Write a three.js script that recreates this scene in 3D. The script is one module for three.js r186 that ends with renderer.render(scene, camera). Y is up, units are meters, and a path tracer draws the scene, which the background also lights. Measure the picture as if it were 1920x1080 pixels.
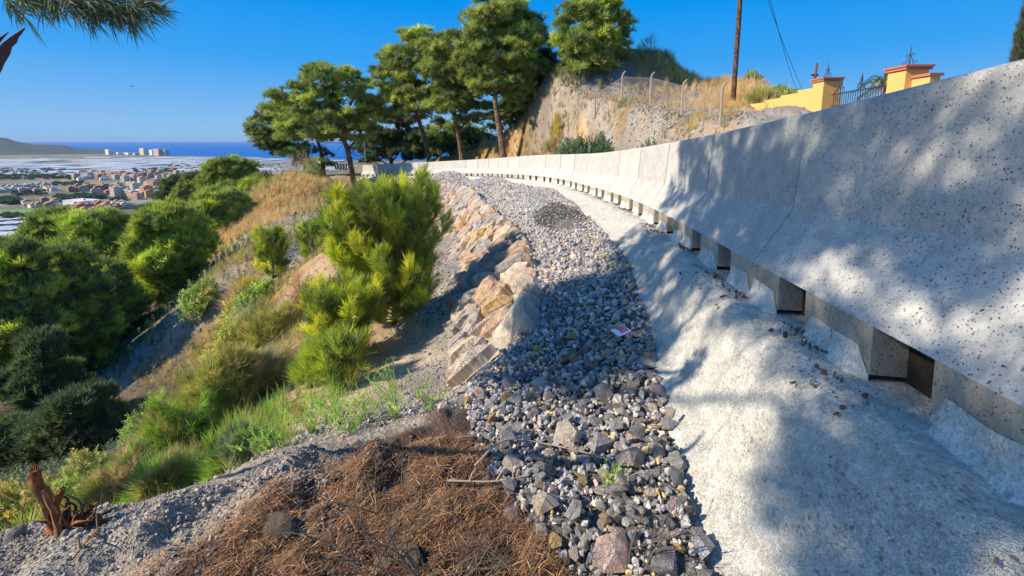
import * as THREE from 'three';
import { mergeGeometries, mergeVertices } from 'three/addons/utils/BufferGeometryUtils.js';
import { ConvexGeometry } from 'three/addons/geometries/ConvexGeometry.js';

// ---------------------------------------------------------------- camera, sky, sun, exposure
const FOCAL = 800, PCX = 960, PCY = 380, PITCH = Math.atan((PCY - 263) / FOCAL);   // lens of the photograph, in its pixels
const scene = new THREE.Scene();
const camera = new THREE.PerspectiveCamera(2 * Math.atan(540 / FOCAL) * 180 / Math.PI, 1920 / 1080, 0.05, 120000);
camera.rotation.x = -PITCH;
camera.setViewOffset(1920, 1080, 0, 540 - PCY, 1920, 1080);   // the photograph is the lower part of a taller frame
const renderer = new THREE.WebGLRenderer({ antialias: true });
renderer.setSize(1024, 576);
renderer.toneMapping = THREE.LinearToneMapping;
renderer.toneMappingExposure = 1.4;
renderer.shadowMap.enabled = true;

const SUN_EL = 34 * Math.PI / 180;
const sunDir = new THREE.Vector3(-0.99 * Math.cos(SUN_EL), Math.sin(SUN_EL), 0.14 * Math.cos(SUN_EL)).normalize();   // towards the sun: square to the left of the view
const sun = new THREE.DirectionalLight(new THREE.Color().setRGB(1, 0.885, 0.72), 5);
sun.position.copy(sunDir).multiplyScalar(60);
sun.castShadow = true;
sun.shadow.radius = 1;
Object.assign(sun.shadow.camera, { left: -50, right: 50, top: 40, bottom: -40, near: 1, far: 160 });
sun.shadow.mapSize.set(4096, 4096);
scene.add(sun);

{ // clear deep-blue sky, paler towards the horizon
  const W = 256, H = 256, a = new Float32Array(W * H * 4);
  const stops = [[-90, .20, .24, .28], [0, .20, .375, .60], [1.5, .19, .375, .61], [5, .105, .32, .635], [9, .03, .26, .64], [16, .0, .215, .63], [35, .004, .16, .52], [90, .012, .125, .40]];
  for (let j = 0; j < H; j++) {
    const el = ((j + .5) / H - .5) * 180;
    let k = 0; while (k < stops.length - 2 && el > stops[k + 1][0]) k++;
    const p = stops[k], q = stops[k + 1], t = Math.min(1, Math.max(0, (el - p[0]) / (q[0] - p[0])));
    for (let i = 0; i < W; i++) {
      const az = ((i + .5) / W - .5) * 2 * Math.PI, e = el * Math.PI / 180;
      const c = Math.cos(e) * Math.cos(az) * sunDir.x + Math.sin(e) * sunDir.y + Math.cos(e) * Math.sin(az) * sunDir.z;
      const glow = el < 0 ? 0 : .5 * Math.exp(-(1 - c) * 16) + .06 * Math.exp(-(1 - c) * 6);
      const o = (j * W + i) * 4;
      for (let n = 0; n < 3; n++) a[o + n] = p[n + 1] + (q[n + 1] - p[n + 1]) * t + glow * [1, .95, .85][n];
      a[o + 3] = 1;
    }
  }
  const sky = new THREE.DataTexture(a, W, H, THREE.RGBAFormat, THREE.FloatType);
  sky.mapping = THREE.EquirectangularReflectionMapping;
  sky.magFilter = sky.minFilter = THREE.LinearFilter; sky.needsUpdate = true;
  scene.background = sky; scene.environment = sky;
}

// ---------------------------------------------------------------- helpers
function rng(seed) { let a = seed >>> 0; return () => { a |= 0; a = a + 0x6D2B79F5 | 0; let t = Math.imul(a ^ a >>> 15, 1 | a); t = t + Math.imul(t ^ t >>> 7, 61 | t) ^ t; return ((t ^ t >>> 14) >>> 0) / 4294967296; }; }
const V = (x, y, z) => new THREE.Vector3(x, y, z);
const lerp = (a, b, t) => a + (b - a) * t, clamp = (x, a = 0, b = 1) => Math.min(b, Math.max(a, x));
const smooth = (a, b, x) => { const t = clamp((x - a) / (b - a)); return t * t * (3 - 2 * t); };
const hash3 = (x, y, z) => { let h = Math.imul(x | 0, 374761393) ^ Math.imul(y | 0, 668265263) ^ Math.imul(z | 0, 2147483647 - 1640531526); h = Math.imul(h ^ h >>> 13, 1274126177); h ^= h >>> 16; return (h >>> 0) / 4294967296; };
function vnoise(x, y, z = 0) {   // value noise, 0..1
  const xi = Math.floor(x), yi = Math.floor(y), zi = Math.floor(z); let u = x - xi, v = y - yi, w = z - zi;
  u = u * u * (3 - 2 * u); v = v * v * (3 - 2 * v); w = w * w * (3 - 2 * w);
  const f = (a, b, c) => hash3(xi + a, yi + b, zi + c);
  const l0 = lerp(lerp(f(0, 0, 0), f(1, 0, 0), u), lerp(f(0, 1, 0), f(1, 1, 0), u), v);
  if (w === 0) return l0;
  return lerp(l0, lerp(lerp(f(0, 0, 1), f(1, 0, 1), u), lerp(f(0, 1, 1), f(1, 1, 1), u), v), w);
}
const fbm = (x, y, z = 0, o = 4) => { let s = 0, a = .5, n = 0; for (let i = 0; i < o; i++) { s += a * vnoise(x, y, z); n += a; a *= .5; x = x * 2.03 + 17.1; y = y * 2.03 + 5.3; z = z * 2.03; } return s / n; };
// a point of the place, from where the photograph shows it and how far ahead it stands
function ray(px, py) { const c = Math.cos(PITCH), s = Math.sin(PITCH), u = PCY - py; return [px - PCX, u * c - FOCAL * s, FOCAL * c + u * s]; }
function C(px, py, depth) { const [a, b, c] = ray(px, py), k = depth / c; return V(a * k, b * k, -depth); }
function D(px, py, y) { const [a, b, c] = ray(px, py), k = y / b; return V(a * k, y, -c * k); }

const taken = {};
function numbered(name) { const n = taken[name] = (taken[name] ?? -1) + 1; return n ? name + '_' + String(n).padStart(3, '0') : name; }
function shade(o) { o.castShadow = o.receiveShadow = true; return o; }
function mesh(name, geo, mat, parent = scene) { const m = shade(new THREE.Mesh(geo, mat)); m.name = parent === scene ? numbered(name) : name; parent.add(m); return m; }
function tag(o, label, category, group) { o.userData.label = label; o.userData.category = category; if (group) o.userData.group = group; return o; }
function thing(name, pos, label, category, group) { const g = new THREE.Group(); g.name = numbered(name); g.position.copy(pos); scene.add(g); return tag(g, label, category, group); }
function struct(o, label, category) { o.userData.kind = 'structure'; if (label) o.userData.label = label; if (category) o.userData.category = category; return o; }
function stuff(o, label, category) { o.userData.kind = 'stuff'; if (label) o.userData.label = label; if (category) o.userData.category = category; return o; }
const rgb = (r, g, b) => new THREE.Color().setRGB(r, g, b);
function std(r, g, b, rough = .9, more = {}) { return new THREE.MeshStandardMaterial({ color: rgb(r, g, b), roughness: rough, metalness: 0, side: THREE.DoubleSide, ...more }); }
function instanced(name, geo, mat, mats, cols, parent = scene) {
  const m = shade(new THREE.InstancedMesh(geo, mat, mats.length)); m.name = parent === scene ? numbered(name) : name;
  const c = new THREE.Color();
  mats.forEach((x, i) => { m.setMatrixAt(i, x); if (cols) m.setColorAt(i, c.setRGB(...cols[i])); });
  m.frustumCulled = false; parent.add(m); return m;
}
const _q = new THREE.Quaternion(), _e = new THREE.Euler(), UPV = V(0, 1, 0);
function mat4(p, dir, twist, sx, sy = sx, sz = sx) {   // local +y turned to dir
  const q = new THREE.Quaternion().setFromUnitVectors(UPV, dir).multiply(_q.setFromAxisAngle(UPV, twist));
  return new THREE.Matrix4().compose(p, q, V(sx, sy, sz));
}
function rotm(p, rx, ry, rz, sx, sy = sx, sz = sx) { return new THREE.Matrix4().compose(p, _q.setFromEuler(_e.set(rx, ry, rz)), V(sx, sy, sz)); }
function geoFrom(pos, idx, extra = {}) {
  const g = new THREE.BufferGeometry();
  g.setAttribute('position', new THREE.BufferAttribute(pos instanceof Float32Array ? pos : new Float32Array(pos), 3));
  if (extra.uv) g.setAttribute('uv', new THREE.BufferAttribute(new Float32Array(extra.uv), 2));
  if (extra.color) g.setAttribute('color', new THREE.BufferAttribute(extra.color instanceof Float32Array ? extra.color : new Float32Array(extra.color), 3));
  if (idx) g.setIndex(idx instanceof Uint32Array ? new THREE.BufferAttribute(idx, 1) : idx);
  g.computeVertexNormals(); return g;
}
function flat(g) { const n = g.index ? g.toNonIndexed() : g; n.computeVertexNormals(); return n; }
// tapered tube through points (Vector3), radii per point, with knobbly skin
function tube(pts, radii, seg = 7, knob = 0, seed = 1, cap = true) {
  const n = pts.length, pos = [], idx = [], uv = []; let len = 0;
  let prev = V(0.31, 0.2, 0.93).normalize();
  for (let i = 0; i < n; i++) {
    const t = pts[Math.min(n - 1, i + 1)].clone().sub(pts[Math.max(0, i - 1)]).normalize();
    const a = prev.clone().sub(t.clone().multiplyScalar(prev.dot(t))).normalize(), b = t.clone().cross(a); prev = a;
    if (i) len += pts[i].distanceTo(pts[i - 1]);
    for (let k = 0; k <= seg; k++) {
      const th = (k % seg) / seg * 2 * Math.PI, r = radii[i] * (1 + knob * (vnoise(k % seg * 1.7 + seed * 9, i * .9, seed) * 2 - 1));
      pos.push(pts[i].x + (a.x * Math.cos(th) + b.x * Math.sin(th)) * r, pts[i].y + (a.y * Math.cos(th) + b.y * Math.sin(th)) * r, pts[i].z + (a.z * Math.cos(th) + b.z * Math.sin(th)) * r);
      uv.push(k / seg * 2 * Math.PI * Math.max(.02, radii[0]), len);
      if (i && k) { const q = i * (seg + 1) + k; idx.push(q - seg - 2, q - 1, q - seg - 1, q - seg - 1, q - 1, q); }
    }
  }
  if (cap) { const e = pos.length / 3; pos.push(pts[n - 1].x, pts[n - 1].y, pts[n - 1].z); uv.push(0, len); for (let k = 0; k < seg; k++) idx.push((n - 1) * (seg + 1) + k, (n - 1) * (seg + 1) + k + 1, e); }
  return geoFrom(pos, idx, { uv });
}
function along(pts, n) { const c = new THREE.CatmullRomCurve3(pts, false, 'centripetal'); return c.getPoints(n); }
function box(w, h, d, x = 0, y = 0, z = 0) { const g = new THREE.BoxGeometry(w, h, d); g.translate(x, y, z); return g; }

// ---------------------------------------------------------------- computed textures (tiling)
function tileNoise(n, cell, seed) {   // periodic value noise on an n x n grid
  const g = Math.round(n / cell), out = new Float32Array(n * n), h = (x, y) => hash3(((x % g) + g) % g, ((y % g) + g) % g, seed);
  for (let j = 0; j < n; j++) for (let i = 0; i < n; i++) {
    const x = i / n * g, y = j / n * g, xi = Math.floor(x), yi = Math.floor(y); let u = x - xi, v = y - yi; u = u * u * (3 - 2 * u); v = v * v * (3 - 2 * v);
    out[j * n + i] = lerp(lerp(h(xi, yi), h(xi + 1, yi), u), lerp(h(xi, yi + 1), h(xi + 1, yi + 1), u), v);
  }
  return out;
}
function tileFbm(n, cell, oct, seed) { const out = new Float32Array(n * n); let a = .5, s = 0; for (let o = 0; o < oct && cell >= 1; o++) { const t = tileNoise(n, cell, seed + o * 7); for (let i = 0; i < out.length; i++) out[i] += a * t[i]; s += a; a *= .55; cell /= 2; } for (let i = 0; i < out.length; i++) out[i] /= s; return out; }
function tex(n, fn, srgb) {
  const a = new Uint8Array(n * n * 4);
  for (let i = 0; i < n * n; i++) { const c = fn(i); a[i * 4] = clamp(c[0]) * 255; a[i * 4 + 1] = clamp(c[1]) * 255; a[i * 4 + 2] = clamp(c[2]) * 255; a[i * 4 + 3] = 255; }
  const t = new THREE.DataTexture(a, n, n); t.wrapS = t.wrapT = THREE.RepeatWrapping; t.magFilter = t.minFilter = THREE.LinearFilter; if (srgb) t.colorSpace = THREE.SRGBColorSpace; t.needsUpdate = true; return t;
}
function spots(n, count, rmin, rmax, seed, soft = .35) {   // round pits, tiling: 1 inside, 0 outside
  const a = new Float32Array(n * n), R = rng(seed);
  for (let k = 0; k < count; k++) {
    const x = R() * n, y = R() * n, r = rmin + (rmax - rmin) * Math.pow(R(), 2.5), e = .6 + .8 * R(), th = R() * 3.14, c = Math.cos(th), s = Math.sin(th), d = .35 + .65 * R(), m = Math.ceil(r * 1.7);
    for (let j = -m; j <= m; j++) for (let i = -m; i <= m; i++) {
      const u = (c * i + s * j) * e, v = (-s * i + c * j) / e, q = Math.hypot(u, v) / r;
      if (q < 1) { const o = (((Math.floor(y + j) % n) + n) % n) * n + (((Math.floor(x + i) % n) + n) % n); a[o] = Math.max(a[o], d * smooth(1, 1 - soft, q)); }
    }
  }
  return a;
}
const TN = 1024;
const nCoarse = tileFbm(TN, 256, 5, 11), nMid = tileFbm(TN, 64, 5, 23), nFine = tileFbm(TN, 16, 4, 37), nGrain = tileFbm(TN, 4, 2, 51);
const pits = spots(TN, 3400, 1.0, 4.6, 5), pitsBig = spots(TN, 190, 3, 7, 9);
// cast concrete with air holes
const concreteMap = tex(TN, i => { const v = .80 + .16 * (nCoarse[i] - .5) + .12 * (nMid[i] - .5) + .10 * (nFine[i] - .5) + .08 * (nGrain[i] - .5), p = 1 - .48 * Math.max(pits[i], pitsBig[i]); return [v * p, v * p * .99, v * p * (.965 - .03 * (nMid[i] - .5))]; }, true);
const concreteBump = tex(TN, i => { const v = .75 + .25 * (nFine[i] - .5) + .2 * (nGrain[i] - .5) - .7 * Math.max(pits[i], pitsBig[i]); return [v, v, v]; });
// sprayed concrete
const dirt = spots(TN, 1700, 1.5, 13, 77, .7);
const shotMap = tex(TN, i => { const v = .90 + .20 * (nMid[i] - .5) + .20 * (nFine[i] - .5) + .16 * (nGrain[i] - .5), d = dirt[i] * smooth(.42, .6, nCoarse[i]); return [lerp(v, .40, d * .55), lerp(v * .985, .34, d * .55), lerp(v * .94, .27, d * .55)]; }, true);
const shotBump = tex(TN, i => { const v = .5 + .7 * (nFine[i] - .5) + .45 * (nGrain[i] - .5) + .5 * (nMid[i] - .5); return [v, v, v]; });
// rock
const rockMap = tex(TN, i => { const v = .84 + .34 * (nMid[i] - .5) + .22 * (nFine[i] - .5) + .14 * (nGrain[i] - .5), w = nCoarse[i] - .5; return [v * (1 + .14 * w), v, v * (1 - .24 * w)]; }, true);
const rockBump = tex(TN, i => { const v = .5 + .6 * (nMid[i] - .5) + .5 * (nFine[i] - .5) + .25 * (nGrain[i] - .5); return [v, v, v]; });
// stony soil
const peb = spots(TN, 5200, 3, 11, 101, .5), peb2 = spots(TN, 500, 8, 20, 103, .5);
const soilMap = tex(TN, i => { const q = Math.max(peb[i], peb2[i]), v = .74 + .24 * (nFine[i] - .5) + .22 * (nGrain[i] - .5) + .2 * q; return [v, v * .985, v * .965]; }, true);
const soilBump = tex(TN, i => { const v = .25 + .6 * Math.max(peb[i], peb2[i]) + .2 * (nFine[i] - .5) + .2 * (nGrain[i] - .5); return [v, v, v]; });
// bark
const barkMap = tex(512, i => { const k = (Math.floor(i / 512) * 2 % TN) * TN + (i % 512) * 2; const r = nMid[(Math.floor(i / 512) % TN) * TN + ((i % 512) * 2)], v = .5 + .9 * (r - .5) + .35 * (nFine[k] - .5); return [v, v * .93, v * .86]; }, true);
// ---------------------------------------------------------------- the line of the barrier and the lie of the land
const LINE = [[.36, -5, -.44], [.66, -3, -.58], [.81, -2, -.65], [1.264, 1.05, -.855], [1.597, 3.1, -.996], [1.94, 5.55, -1.13], [2.17, 8.5, -1.29], [2.19, 12.1, -1.49], [1.92, 15.7, -1.64], [1.44, 18, -1.73], [.975, 19.5, -1.80], [-2.1, 28, -2.35], [-7, 35, -2.9], [-12.6, 41, -3.4], [-14.8, 43, -3.62], [-24, 51, -4.2], [-48, 66, -7]].map(([x, d, y]) => V(x, y, -d));
const lineCurve = new THREE.CatmullRomCurve3(LINE, false, 'centripetal');
const LN = 900, lineP = lineCurve.getSpacedPoints(LN), lineLen = lineCurve.getLength(), DS = lineLen / LN;
const lineT = lineP.map((p, i) => { const a = lineP[Math.max(0, i - 1)], b = lineP[Math.min(LN, i + 1)]; const t = V(b.x - a.x, 0, b.z - a.z).normalize(); return t; });
function onLine(s) { const f = clamp(s / DS, 0, LN - 1e-6), i = Math.floor(f), t = f - i; const p = lineP[i].clone().lerp(lineP[i + 1], t), d = lineT[i].clone().lerp(lineT[i + 1], t).normalize(); return { p, t: d, left: V(d.z, 0, -d.x) }; }
// nearest place on the line: [s, offset to the left (valley side)]
function nearLine(x, z) {
  let bi = 0, bd = 1e18;
  for (let i = 0; i <= LN; i += 12) { const p = lineP[i], q = (p.x - x) ** 2 + (p.z - z) ** 2; if (q < bd) { bd = q; bi = i; } }
  for (let i = Math.max(0, bi - 12); i <= Math.min(LN, bi + 12); i++) { const p = lineP[i], q = (p.x - x) ** 2 + (p.z - z) ** 2; if (q < bd) { bd = q; bi = i; } }
  const p = lineP[bi], t = lineT[bi], dx = x - p.x, dz = z - p.z, e = dx * t.x + dz * t.z, off = dx * t.z - dz * t.x;
  return [bi * DS + clamp(e, -DS, DS), Math.abs(e) > 2 * DS ? Math.sign(off) * Math.sqrt(bd) : off];
}
const sAt = depth => { let b = 0, m = 1e9; for (let i = 0; i <= LN; i++) { const q = Math.abs(-lineP[i].z - depth); if (q < m) { m = q; b = i; } } return b * DS; };
const S0 = sAt(-2.2), SEND = sAt(43.0);
// sprayed-concrete apron: width and drop along the line (d = depth ahead)
const apW = d => lerp(.62, .52, smooth(1, 3.5, d)) + .16 * smooth(4.5, 8, d);
const apDrop = d => lerp(lerp(.60, .25, smooth(1.2, 6.5, d)), .16, smooth(6, 13, d));

// stone retaining wall: crest and foot
const wallTop = [[985, 612, 4.0], [1000, 550, 4.8], [992, 495, 5.8], [975, 445, 7.5], [930, 405, 10.5], [900, 376, 14], [868, 350, 22], [800, 343, 29], [740, 342, 36], [692, 342, 42]].map(a => C(...a));
const wallFoot = [[850, 724, 4.1], [850, 655, 5.0], [853, 592, 6.2], [857, 540, 7.8], [850, 490, 10.5], [828, 450, 14.2], [795, 408, 21.5], [750, 393, 28], [715, 388, 35], [687, 380, 41]].map(a => C(...a));

// smooth surface through known points; works in bearing and log-distance so that near and far get their own scale
class Surface {
  constructor(pts, reg = 1e-4) {
    this.k = pts.map(p => { const r = Math.max(.9, Math.hypot(p.x, p.z)); return [Math.atan2(p.x, -p.z) * 1.3, Math.log(r), p.y / r]; });
    const n = this.k.length, m = n + 3, A = Array.from({ length: m }, () => new Float64Array(m + 1));
    for (let i = 0; i < n; i++) {
      for (let j = 0; j < n; j++) A[i][j] = this.phi(this.k[i], this.k[j]) + (i === j ? reg : 0);
      A[i][n] = A[n][i] = 1; A[i][n + 1] = A[n + 1][i] = this.k[i][0]; A[i][n + 2] = A[n + 2][i] = this.k[i][1]; A[i][m] = this.k[i][2];
    }
    for (let c = 0; c < m; c++) {
      let p = c; for (let r = c + 1; r < m; r++) if (Math.abs(A[r][c]) > Math.abs(A[p][c])) p = r;
      [A[c], A[p]] = [A[p], A[c]];
      for (let r = c + 1; r < m; r++) { const f = A[r][c] / A[c][c]; if (f) for (let q = c; q <= m; q++) A[r][q] -= f * A[c][q]; }
    }
    this.w = new Float64Array(m);
    for (let c = m - 1; c >= 0; c--) { let s = A[c][m]; for (let q = c + 1; q < m; q++) s -= A[c][q] * this.w[q]; this.w[c] = s / A[c][c]; }
  }
  phi(a, b) { const q = (a[0] - b[0]) ** 2 + (a[1] - b[1]) ** 2; return q > 1e-12 ? q * Math.log(q) : 0; }
  at(x, z) {
    const r = Math.max(.9, Math.hypot(x, z)), p = [Math.atan2(x, -z) * 1.3, Math.log(r)], n = this.k.length; let s = this.w[n] + this.w[n + 1] * p[0] + this.w[n + 2] * p[1];
    for (let i = 0; i < n; i++) s += this.w[i] * this.phi(p, this.k[i]);
    return s * r;
  }
}
const W = (x, y, d) => V(x, y, -d);
const leftPts = [
  D(960, 1079, -1.56), D(600, 1079, -1.56), D(300, 1079, -1.62), D(0, 1079, -1.74), D(760, 950, -1.52), D(450, 1000, -1.6), D(960, 900, -1.57), D(1150, 1079, -1.53), D(1290, 1070, -1.46), D(1150, 900, -1.53), D(1000, 800, -1.68), D(1150, 720, -1.6), D(1000, 720, -1.82),
  D(870, 808, -1.62), D(700, 848, -1.60), D(540, 898, -1.64), D(300, 966, -1.72), D(150, 992, -1.76), D(0, 1008, -1.8), W(-1, -1.6, .4), W(0, -1.55, .3), W(-2.4, -1.75, .6), W(.4, -1.5, .5),
  C(560, 820, 3.0), C(700, 790, 2.9), C(800, 765, 3.0), C(850, 724, 4.1), C(640, 722, 4.6), C(740, 645, 6), C(560, 765, 4.3), C(500, 845, 3.4), C(400, 925, 3.0), C(250, 985, 2.7), C(330, 880, 6.2), C(150, 905, 6.0), C(0, 925, 5.6),
  C(920, 690, 3.4), C(900, 760, 2.7),
  C(400, 800, 5.2), C(480, 700, 7), C(520, 640, 8.5), C(600, 560, 9), C(540, 520, 14), C(700, 540, 8.5), C(800, 500, 9.5), C(620, 470, 13), C(500, 450, 20), C(590, 405, 24), C(560, 385, 30), C(640, 350, 37), C(575, 335, 40), C(520, 352, 44), C(450, 438, 26), C(400, 480, 26),
  C(400, 560, 14.5), C(300, 620, 15), C(210, 690, 14), C(330, 700, 12.4), C(250, 800, 9.6), C(430, 640, 10.8), C(100, 700, 15), C(100, 610, 19), C(0, 760, 12), C(0, 640, 18),
  C(480, 395, 46), C(100, 480, 45), C(300, 405, 70), C(400, 385, 75), W(-30, -9, 50), W(-20, -12, 75), C(0, 470, 90), C(100, 440, 150), C(200, 424, 170), C(330, 412, 140), C(300, 404, 300), C(420, 396, 260), C(200, 408, 380), W(-60, -34, 200), W(0, -20, 120), W(0, -60, 330),
  ...[-70, -55, -40, -25, -10].map(a => W(650 * Math.sin(a * Math.PI / 180), -103, 650 * Math.cos(a * Math.PI / 180))), ...[-70, -55, -40].map(a => W(470 * Math.sin(a * Math.PI / 180), -88, 470 * Math.cos(a * Math.PI / 180))),
  W(-8, -4, 1), W(-15, -7, 2), W(-30, -14, 5), W(-120, -50, 20),
];
for (const d of [-1, .2, 1.1, 1.8, 2.6, 3.6, 5, 6.5, 9, 12, 16, 21, 28, 35, 41]) { const q = onLine(sAt(d)); leftPts.push(q.p.clone().addScaledVector(q.left, apW(d)).add(V(0, -apDrop(d), 0))); }
for (const d of [48, 58]) leftPts.push(onLine(sAt(d)).p.clone());
wallTop.forEach((p, i) => { const f = wallFoot[i], o = V(p.x - f.x, 0, p.z - f.z).normalize(); leftPts.push(p.clone().addScaledVector(o, .12).add(V(0, -.03, 0)), f.clone().addScaledVector(o, -.10).add(V(0, 0, 0))); });
const leftLand = new Surface(leftPts);
const rightLand = new Surface([
  W(1.6, -.86, .5), W(2.8, -.98, 3), W(5.5, -.8, 2), W(4, -1.18, 7), W(5.5, -1.25, 11), W(4.5, -1.6, 17), W(2, -1.98, 24), W(0, -2.3, 30), W(-5, -2.85, 37), W(-11, -3.4, 43), W(-9, -3.3, 47),
  C(1390, 230, 15), C(1320, 250, 15.5), C(1250, 270, 17.5), C(1150, 292, 19.5), C(1040, 298, 23), C(985, 302, 28), C(1116, 190, 26.2), C(1165, 198, 25), C(1218, 206, 23.4), C(1277, 221, 20.5), C(1350, 236, 16.8), C(1130, 240, 22.8), C(1200, 245, 20.5), C(1165, 206, 27.4), C(1218, 212, 26.2), C(1277, 218, 24.5), C(1340, 215, 21), C(1190, 165, 29.2), C(1130, 150, 30.3), C(1240, 165, 29.5), C(1060, 190, 29), C(1020, 215, 29.5), C(1050, 128, 33), C(1085, 110, 33), C(1120, 104, 32), C(1190, 101, 32), C(1250, 118, 32), C(1280, 145, 33), C(1292, 160, 33), C(1304, 176, 34), C(1320, 178, 36), C(1302, 180, 40), C(1360, 184, 44), C(1440, 198, 40), C(1500, 212, 32), C(1560, 225, 30), C(1340, 180, 38), C(1400, 163, 32), C(1440, 190, 27), C(1380, 200, 24), C(1480, 215, 20), C(900, 288, 38), C(800, 298, 46), C(700, 308, 54),
  W(5, 2.5, 42), W(9, 2.5, 42), W(14, 3, 48), W(0, -3, 55), W(-10, -6, 62), W(30, 1, 40), W(20, .3, 20), W(13, -.2, 10), W(9, -.6, 5), W(40, -4, 90), W(0, -16, 95), W(-20, -14, 85), W(8, -.6, 1), W(20, 0, 2), W(100, -5, 100), W(0, -90, 500), W(200, -20, 300),
], 1e-4);
const roadIn = -.75, roadOut = -5.0;
function landRaw(x, z, nl = nearLine(x, z)) {
  const [s, d] = nl, p = onLine(s).p, dep = -p.z;
  if (d < 0) {
    const far = rightLand.at(x, z), t = smooth(4.8, 6.4, -d) * smooth(-4, 3, s - S0);
    return lerp(p.y - .02 - .012 * Math.min(12, -d), far, t);
  }
  const w = apW(dep);
  if (d < w && dep < 44) { const t = d / w; return p.y - .03 - .11 * smooth(1, .75, t) - apDrop(dep) * smooth(.2, 1, t); }
  if (z > .6) { const t = smooth(.6, 2.2, z); return lerp(leftLand.at(x, Math.min(z, 1.4)), -1.55 - .05 * Math.max(0, -x - 1), t); }
  return leftLand.at(x, z);
}
function rough(x, z, r, right) {   // unevenness of the ground
  const k = clamp(r / 6, .25, 1);
  let h = .16 * k * (fbm(x * .9, z * .9, 3, 4) - .5) + .055 * (fbm(x * 4.3, z * 4.3, 9, 3) - .5);
  if (r < 3.2 && x < .3) h += .11 * smooth(3.2, 2.2, r) * (fbm(x * 4.4, z * 4.4, 41, 4) - .5) * 2;
  if (r > 5) h += smooth(5, 14, r) * (.55 * (fbm(x * .35, z * .35, 21, 5) - .5) + .30 * Math.abs(fbm(x * .8 + z * .3, z * .5, 5, 4) - .5));
  if (right) h += .55 * (fbm(x * .5, z * .5, 33, 5) - .5) + .75 * Math.abs(fbm(x * 1.0, z * 1.0, 37, 5) - .5) + .22 * Math.abs(fbm(x * 3.1, z * 3.1, 39, 3) - .5);
  return h;
}
function land(x, z) {
  const nl = nearLine(x, z), r = Math.hypot(x, z), d = nl[1];
  let h = landRaw(x, z, nl);
  const calm = d > 0 && r > 3.4 && nl[0] < SEND ? 1 - .85 * smooth(5.2, 3.6, d) : 1;   // the bench at the foot of the wall lies even
  const right = d < 0, edge = right ? smooth(5.2, 7, -d) : smooth(apW(r), apW(r) + .3, d);
  return h + rough(x, z, r, right) * edge * calm - (1 - calm) * .10 * smooth(1.6, 2.6, d) + (r > 60 ? smooth(60, 300, r) * 10 * (fbm(x * .02, z * .02, 7, 4) - .5) : 0);
}

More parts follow.
